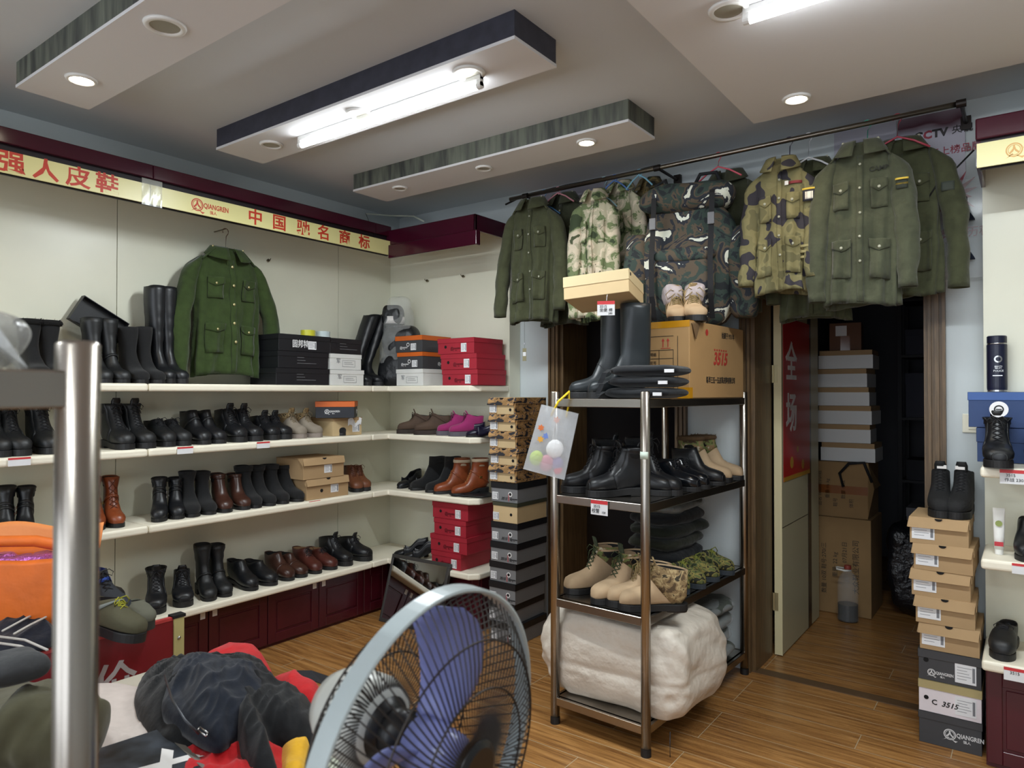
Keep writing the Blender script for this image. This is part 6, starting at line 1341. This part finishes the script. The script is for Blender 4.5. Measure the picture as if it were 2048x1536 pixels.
tr = thing('sports_trousers', 'navy sports trousers with white side stripes on the bin edge', 'clothes', (0, 0, 0))
o, c, per = mound('trouser_cloth', [(-60, 1250), (60, 1240), (110, 1270), (118, 1300), (60, 1325), (-60, 1330)], .57, .05, m_navy, 4, parent=tr); tr.location = (c.x, c.y, .60)
for a_, dz in (([(5, 1262), (55, 1235), (85, 1222)], 0), ([(28, 1268), (60, 1250), (92, 1234)], 0), ([(-10, 1272), (50, 1280), (95, 1300)], 0), ([(-10, 1285), (40, 1292), (75, 1305)], 0)):
    b = MB(); b.tube([at(x, y, 'z', .68)-Vector((c.x, c.y, .60)) for x, y in a_], .004, 6); b.build('white_stripe', m_pipe, tr, smooth=True)
# ================================================================ LOW TABLE WITH CLOTHES
m_tab = mat('pale_table_top', '#bdb6a6', .5); TZ = .44
t = thing('low_table', 'low pale table buried under the heap of clothes', 'table', (1.62, -2.75, 0), .0)
MB().box(-.46, .46, -.62, .56, TZ-.03, TZ-.002).build('table_top', m_tab, t, bevel=.004)
for x in (-.4, .4):
    for y in (-.55, .5): MB().box(x-.02, x+.02, y-.02, y+.02, 0, TZ-.03).build('leg', m_tab, t)
m_bk = cloth('black_cotton', '#0f1013', bump=.6, vary=.1); m_nv = cloth('dark_navy_cotton', '#141a26', bump=.6, vary=.12); m_rd = cloth('bright_red_cotton', '#b3151b', bump=.5, vary=.08); m_wt = cloth('off_white_cotton', '#c9bdb6', vary=.04, bump=.4); m_yl = cloth('yellow_cotton', '#d9a520', vary=.05); m_pg = cloth('pale_green_cotton', '#b9bfae', vary=.05)
mound('tshirt', [(60, 1400), (190, 1370), (290, 1385), (360, 1470), (450, 1540), (380, 1640), (200, 1660), (60, 1600)], TZ, .05, m_wt, 2, 'off-white T-shirt spread under the black clothes', 'clothes', amp=.015)
mound('cloth_bundle', [(520, 1480), (600, 1450), (665, 1470), (700, 1530), (700, 1640), (560, 1640)], TZ, .05, m_pg, 12, 'pale green cloth at the front of the clothes heap, beside the fan', 'clothes', amp=.012)
mound('red_sweatshirt', [(330, 1545), (400, 1520), (500, 1500), (575, 1495), (590, 1560), (560, 1660), (360, 1680)], TZ+.02, .06, m_rd, 6, 'bright red sweatshirt bulging out in front of the black clothes', 'clothes', amp=.022, sc=8)
mound('yellow_cloth', [(560, 1500), (600, 1465), (625, 1480), (618, 1540), (600, 1620), (565, 1640)], TZ+.045, .04, m_yl, 7, 'yellow cloth beside the red sweatshirt', 'clothes', amp=.012)
mound('red_jacket', [(395, 1345), (430, 1315), (500, 1306), (535, 1330), (540, 1375), (430, 1390)], TZ+.06, .055, m_rd, 8, 'red cloth peeking out behind the black clothes heap', 'clothes', amp=.02)
jk = thing('dark_jacket', 'crumpled black and navy zip jackets heaped on the low table', 'clothes', (0, 0, 0))
o, c, per = mound('black_fabric', [(268, 1420), (285, 1360), (340, 1340), (430, 1335), (520, 1345), (570, 1395), (640, 1440), (650, 1500), (610, 1520), (545, 1525), (565, 1600), (510, 1590), (460, 1520), (370, 1525), (305, 1490)], TZ+.045, .115, m_bk, 3, parent=jk, amp=.026, sc=8, nr=46, N=190); jk.location = (c.x, c.y, TZ+.045)
o2, c2_, per2 = mound('navy_fabric', [(345, 1350), (420, 1335), (500, 1345), (545, 1380), (530, 1440), (470, 1480), (430, 1500), (370, 1470), (320, 1420)], TZ+.11, .095, m_nv, 5, parent=jk, amp=.026, sc=9, nr=40, N=150); o2.location = (c2_.x-c.x, c2_.y-c.y, .055)
def onm(x, y, z): return at(x, y, 'z', z)-Vector((c.x, c.y, TZ+.045))
b = MB(); b.tube([onm(330, 1350, .66), onm(345, 1400, .67), onm(370, 1440, .66), onm(398, 1468, .62)], .0035, 6); b.build('zip', mat('grey_zip', '#4b4d52', .4, .6), jk, smooth=True)
b = MB(); 
for (u0, v0), (u1, v1) in (((395, 1460), (412, 1472)), ((412, 1472), (416, 1466)), ((416, 1466), (400, 1454)), ((400, 1454), (395, 1460))): b.tube([onm(u0, v0, .63), onm(u1, v1, .63)], .002, 6)
b.build('zip_pull', m_sil, jk, smooth=True)
# red and black shoulder bag at the right end
t = thing('shoulder_bag', 'small red and black bag with webbing strap, right end of the heap', 'bag', (0, 0, 0)); o, c, per = mound('red_panel', [(530, 1385), (575, 1365), (612, 1385), (650, 1410), (640, 1450), (580, 1440)], TZ+.05, .07, m_rd, 9, parent=t, amp=.012); t.location = (c.x, c.y, TZ+.05)
def onb(x, y, z): return at(x, y, 'z', z)-Vector((c.x, c.y, TZ+.05))
b = MB(); pts = [onb(585, 1350, .55), onb(620, 1350, .55), onb(655, 1362, .53), onb(668, 1385, .50), onb(668, 1425, .46), onb(655, 1445, .455), onb(630, 1440, .455)]
rg = [[p+Vector((0, 0, d)) + (Vector((.0, -.0, 0))) for d in (0, .004)] for p in pts]
rings = []
for i, p in enumerate(pts):
    t_ = (pts[min(i+1, 6)]-pts[max(0, i-1)]).normalized(); s_ = t_.cross(Vector((.3, -.5, .8))).normalized()*.016; n_ = t_.cross(s_).normalized()*.002; rings.append([p+s_+n_, p-s_+n_, p-s_-n_, p+s_-n_])
b.loft(rings); b.build('webbing_strap', m_web, t)
# black board with white X print
t = thing('printed_sheet', 'black and grey printed sheet with a white X, bottom of the heap', 'sheet', at(285, 1530, 'z', TZ+.078), (0, 0, rad(-8)))
MB().box(-.17, .15, -.16, .10, 0, .004).build('sheet', mat('black_grey_print', '#16181c', .35, col2='#3a4049', vscale=12), t); text('X', .16, m_white, t, (.05, .035, .0052), rot=(0, 0, rad(28)), name='printed_letter', bold=.05); MB().box(-.17, .15, .10, .115, 0, .006).build('border', mat('grey_border', '#6c6862', .5), t)
b = MB(); b.box(.07, .09, .03, .045, .0045, .0055); b.box(.10, .115, .045, .058, .0045, .0055); b.build('white_marks', m_white, t)
# olive garments and grey cap near the steel post
m_ol = cloth('khaki_canvas', '#4f4c38', bump=.35, vary=.08); m_gc = cloth('grey_felt', '#3a3b3d', vary=.06)
p = at(85, 1500, 'z', .62); 
o, c, per = mound('canvas_jacket', [(-80, 1400), (60, 1400), (150, 1420), (190, 1500), (170, 1640), (-80, 1660)], .52, .12, m_ol, 14, 'khaki canvas jacket heaped at the lower left, left of the steel post', 'clothes', amp=.02, sc=4)
t = thing('canvas_sleeve', 'stuffed khaki canvas sleeve with rounded end, behind the steel post', 'clothes', (0, 0, 0))
a = at(20, 1450, 'z', .70); e2 = at(198, 1478, 'z', .66); d = (e2-a)
t.location = a; b = MB(); rings = []
for k in range(22):
    v = k/21; r = .10*(1 if v < .7 else sqrt(max(.0, 1-((v-.7)/.3)**2.4)))*(.9+.1*v); cpt = d*v*1.02; ax = d.normalized(); s1 = ax.cross(Vector((0, 0, 1))).normalized(); s2 = s1.cross(ax)
    rings.append([cpt+(s1*cos(2*pi*j/32)+s2*sin(2*pi*j/32))*max(.004, r)*(1+.16*nz((cos(2*pi*j/32)*.6, sin(2*pi*j/32)*.6, v*4), 1.8, 3)) for j in range(32)])
b.loft(rings); b.build('sleeve_body', m_ol, t, smooth=True)
b = MB(); ax = d.normalized(); s1 = ax.cross(Vector((0, 0, 1))).normalized(); s2 = s1.cross(ax); cp = d*.86; b.tube([cp+(s1*cos(2*pi*j/30)+s2*sin(2*pi*j/30))*.083 for j in range(31)], .004, 6); b.build('seam', mat('dark_seam', '#35331f', .9), t, smooth=True)
p = at(22, 1362, 'z', .79); t = thing('grey_cap', 'round dark grey felt cap on the khaki clothes at far left', 'cap', p); blobbox(.08, .07, .07, amp=.006, sc=8, seed=2, rnd=.6).build('crown', m_gc, t, smooth=True)
# ================================================================ NEAR RACK POST WITH PLASTIC BAG
PP = CAM+.68*ray(154, 1000); pt_z = zat(PP, 682)
hw, hd = .55, .23; cR = Vector((PP.x-hw, PP.y-hd, 0))
t = rack('near stainless steel rack whose corner post rises at the left', cR, 0, hw, hd, pt_z, (1.521, 1.04, .57, .12), .0195)
q = thing('plastic_bag', 'blurry grey plastic bag resting on the near rack top', 'bag', CAM+.70*ray(-85, 760), .2); q.location.z = 1.5225
b = blobbox(.072, .05, .058, amp=.022, sc=13, seed=6, rnd=.5); b.build('bag_film', mat('grey_film', '#c3c4c2', .18, alpha=.55, bump=.8, bscale=22, bdist=.02), q, smooth=True)
b = MB(); b.add([(.02, -.03, .07), (.085, -.01, .04), (.115, 0, .0), (.03, .03, .0), (.0, .02, .06), (.06, -.02, .085)], [(0, 1, 5), (1, 2, 0), (0, 2, 3), (0, 3, 4), (1, 2, 3)]); b.build('bag_corner', MATS['grey_film'], q, smooth=False)
blobbox(.05, .03, .05, amp=.01, seed=2).build('dark_content', mat('grey_content', '#5d5c5a', .8), q, smooth=True).location = (-.01, 0, .005)
# ================================================================ FAN
FC = CAM+.91*ray(868, 1502); ang = math.atan2((.83*_R-.56*_F0).y, (.83*_R-.56*_F0).x)
t = thing('pedestal_fan', 'grey pedestal fan with blue blades in the foreground', 'fan', (FC.x, FC.y, 0), ang)
zc = FC.z; RR = .212; m_ring = mat('pale_grey_plastic', '#aeb9bb', .3); m_wire = mat('dark_guard_wire', '#2c2622', .5, .3); m_blue = mat('blue_blade', '#8a93cf', .25, alpha=.85); m_hub = mat('black_hub', '#151517', .35); m_mot = mat('light_grey_motor', '#c3c5bf', .3)
head = bpy.data.objects.new('fan_head', None); COL.objects.link(head); head.parent = t; head.location = (0, 0, zc); head.rotation_euler = (0, rad(5), 0)
def tubecirc(b, x, r, wr, n=72): b.tube([(x, r*cos(2*pi*j/n), r*sin(2*pi*j/n)) for j in range(n+1)], wr, 5, caps=False)
# x = axis pointing to the front
b = MB(); n = 84; prof = [(-.013, RR), (.013, RR), (.014, RR-.003), (.012, RR-.006), (-.012, RR-.006), (-.014, RR-.003)]
b.loft([[(x, r*cos(2*pi*j/n), r*sin(2*pi*j/n)) for x, r in prof] for j in range(n+1)], False, False); b.build('guard_ring', m_ring, head, smooth=False)
def guard(name, sgn, depth, r0, NW, hubr):
    b = MB()
    for k in range(NW):
        a = 2*pi*k/NW; pts = []
        for i in range(8):
            v = i/7; r = r0+(RR-.008-r0)*v; x = sgn*(.006+depth*(1-v**3.2)); tw = .35*(1-v)*sgn
            pts.append((x, r*cos(a+tw), r*sin(a+tw)))
        b.tube(pts, .0011, 4, caps=False)
    for r in (.10, .155): 
        v = (r-r0)/(RR-.008-r0); tubecirc(b, sgn*(.008+depth*(1-v**3.2)), r, .0014)
    return b.build(name, m_wire, head)
guard('front_guard', 1, .062, .036, 100, .04); guard('rear_guard', -1, .085, .05, 84, .05)
b = MB(); b.loft([[(x, r*cos(2*pi*j/32), r*sin(2*pi*j/32)) for j in range(32)] for r, x in ((.002, .074), (.03, .074), (.038, .070), (.04, .062), (.036, .058), (.002, .058))]); b.build('badge_cap', m_hub, head, smooth=False)
b = MB(); b.loft([[(x, r*cos(2*pi*j/32), r*sin(2*pi*j/32)) for j in range(32)] for r, x in ((.002, .045), (.02, .044), (.032, .034), (.036, .0), (.036, -.03), (.002, -.03))]); b.build('blade_hub', m_blue, head, smooth=True)
for k in range(3):
    a0 = rad(52)+2*pi*k/3; b = MB()
    def bl(u, v):
        r = .03+(.183-.03)*u; wdt = .5+.30*sin(pi*min(1, u*1.05))*1.0; a = a0+.55*u*u+(v-.5)*wdt*(1.0 if u < .85 else 1-((u-.85)/.15)**2*.55)*1.05; x = -.022+.045*(v-.5)*-1+.012*sin(pi*v)
        return (x, r*cos(a), r*sin(a))
    b.grid(bl, 14, 10); b.build('blade', m_blue, head, smooth=True, solid=.0022)
b = MB(); b.loft([[(x, r*cos(2*pi*j/32), r*sin(2*pi*j/32)) for j in range(32)] for r, x in ((.04, -.085), (.055, -.092), (.062, -.11), (.060, -.165), (.045, -.19), (.02, -.20), (.002, -.201))]); b.build('motor_housing', m_mot, head, smooth=True)
b = MB(); b.loft([[(x, r*cos(2*pi*j/32), r*sin(2*pi*j/32)) for j in range(32)] for r, x in ((.002, -.062), (.022, -.064), (.034, -.078), (.044, -.088), (.045, -.10), (.03, -.10))]); b.build('motor_front', m_hub, head, smooth=True)
b = MB(); b.loft([[(x, r*cos(2*pi*j/24), r*sin(2*pi*j/24)) for j in range(24)] for r, x in ((.03, -.086), (.034, -.05), (.012, -.045), (.01, -.03))]); b.build('motor_shaft', m_hub, head, smooth=True)
b = MB(); b.lathe([(.001, zc-.14), (.028, zc-.14), (.032, zc-.09), (.025, zc-.05), (.001, zc-.05)], 24, c=(-.14, 0, 0)); b.build('tilt_neck', m_mot, t, smooth=True)
b = MB(); b.lathe([(.001, .03), (.014, .03), (.014, zc-.14), (.001, zc-.14)], 20, c=(-.14, 0, 0)); b.build('pole', m_steel, t)
b = MB(); b.lathe([(.001, zc-.26), (.035, zc-.26), (.037, zc-.16), (.02, zc-.14), (.001, zc-.14)], 24, c=(-.14, 0, 0)); b.build('control_box', m_mot, t, smooth=True)
b = MB(); b.lathe([(.001, 0), (.19, 0), (.195, .012), (.17, .03), (.05, .04), (.001, .042)], 40, c=(-.14, 0, 0)); b.build('base', m_mot, t, smooth=True)
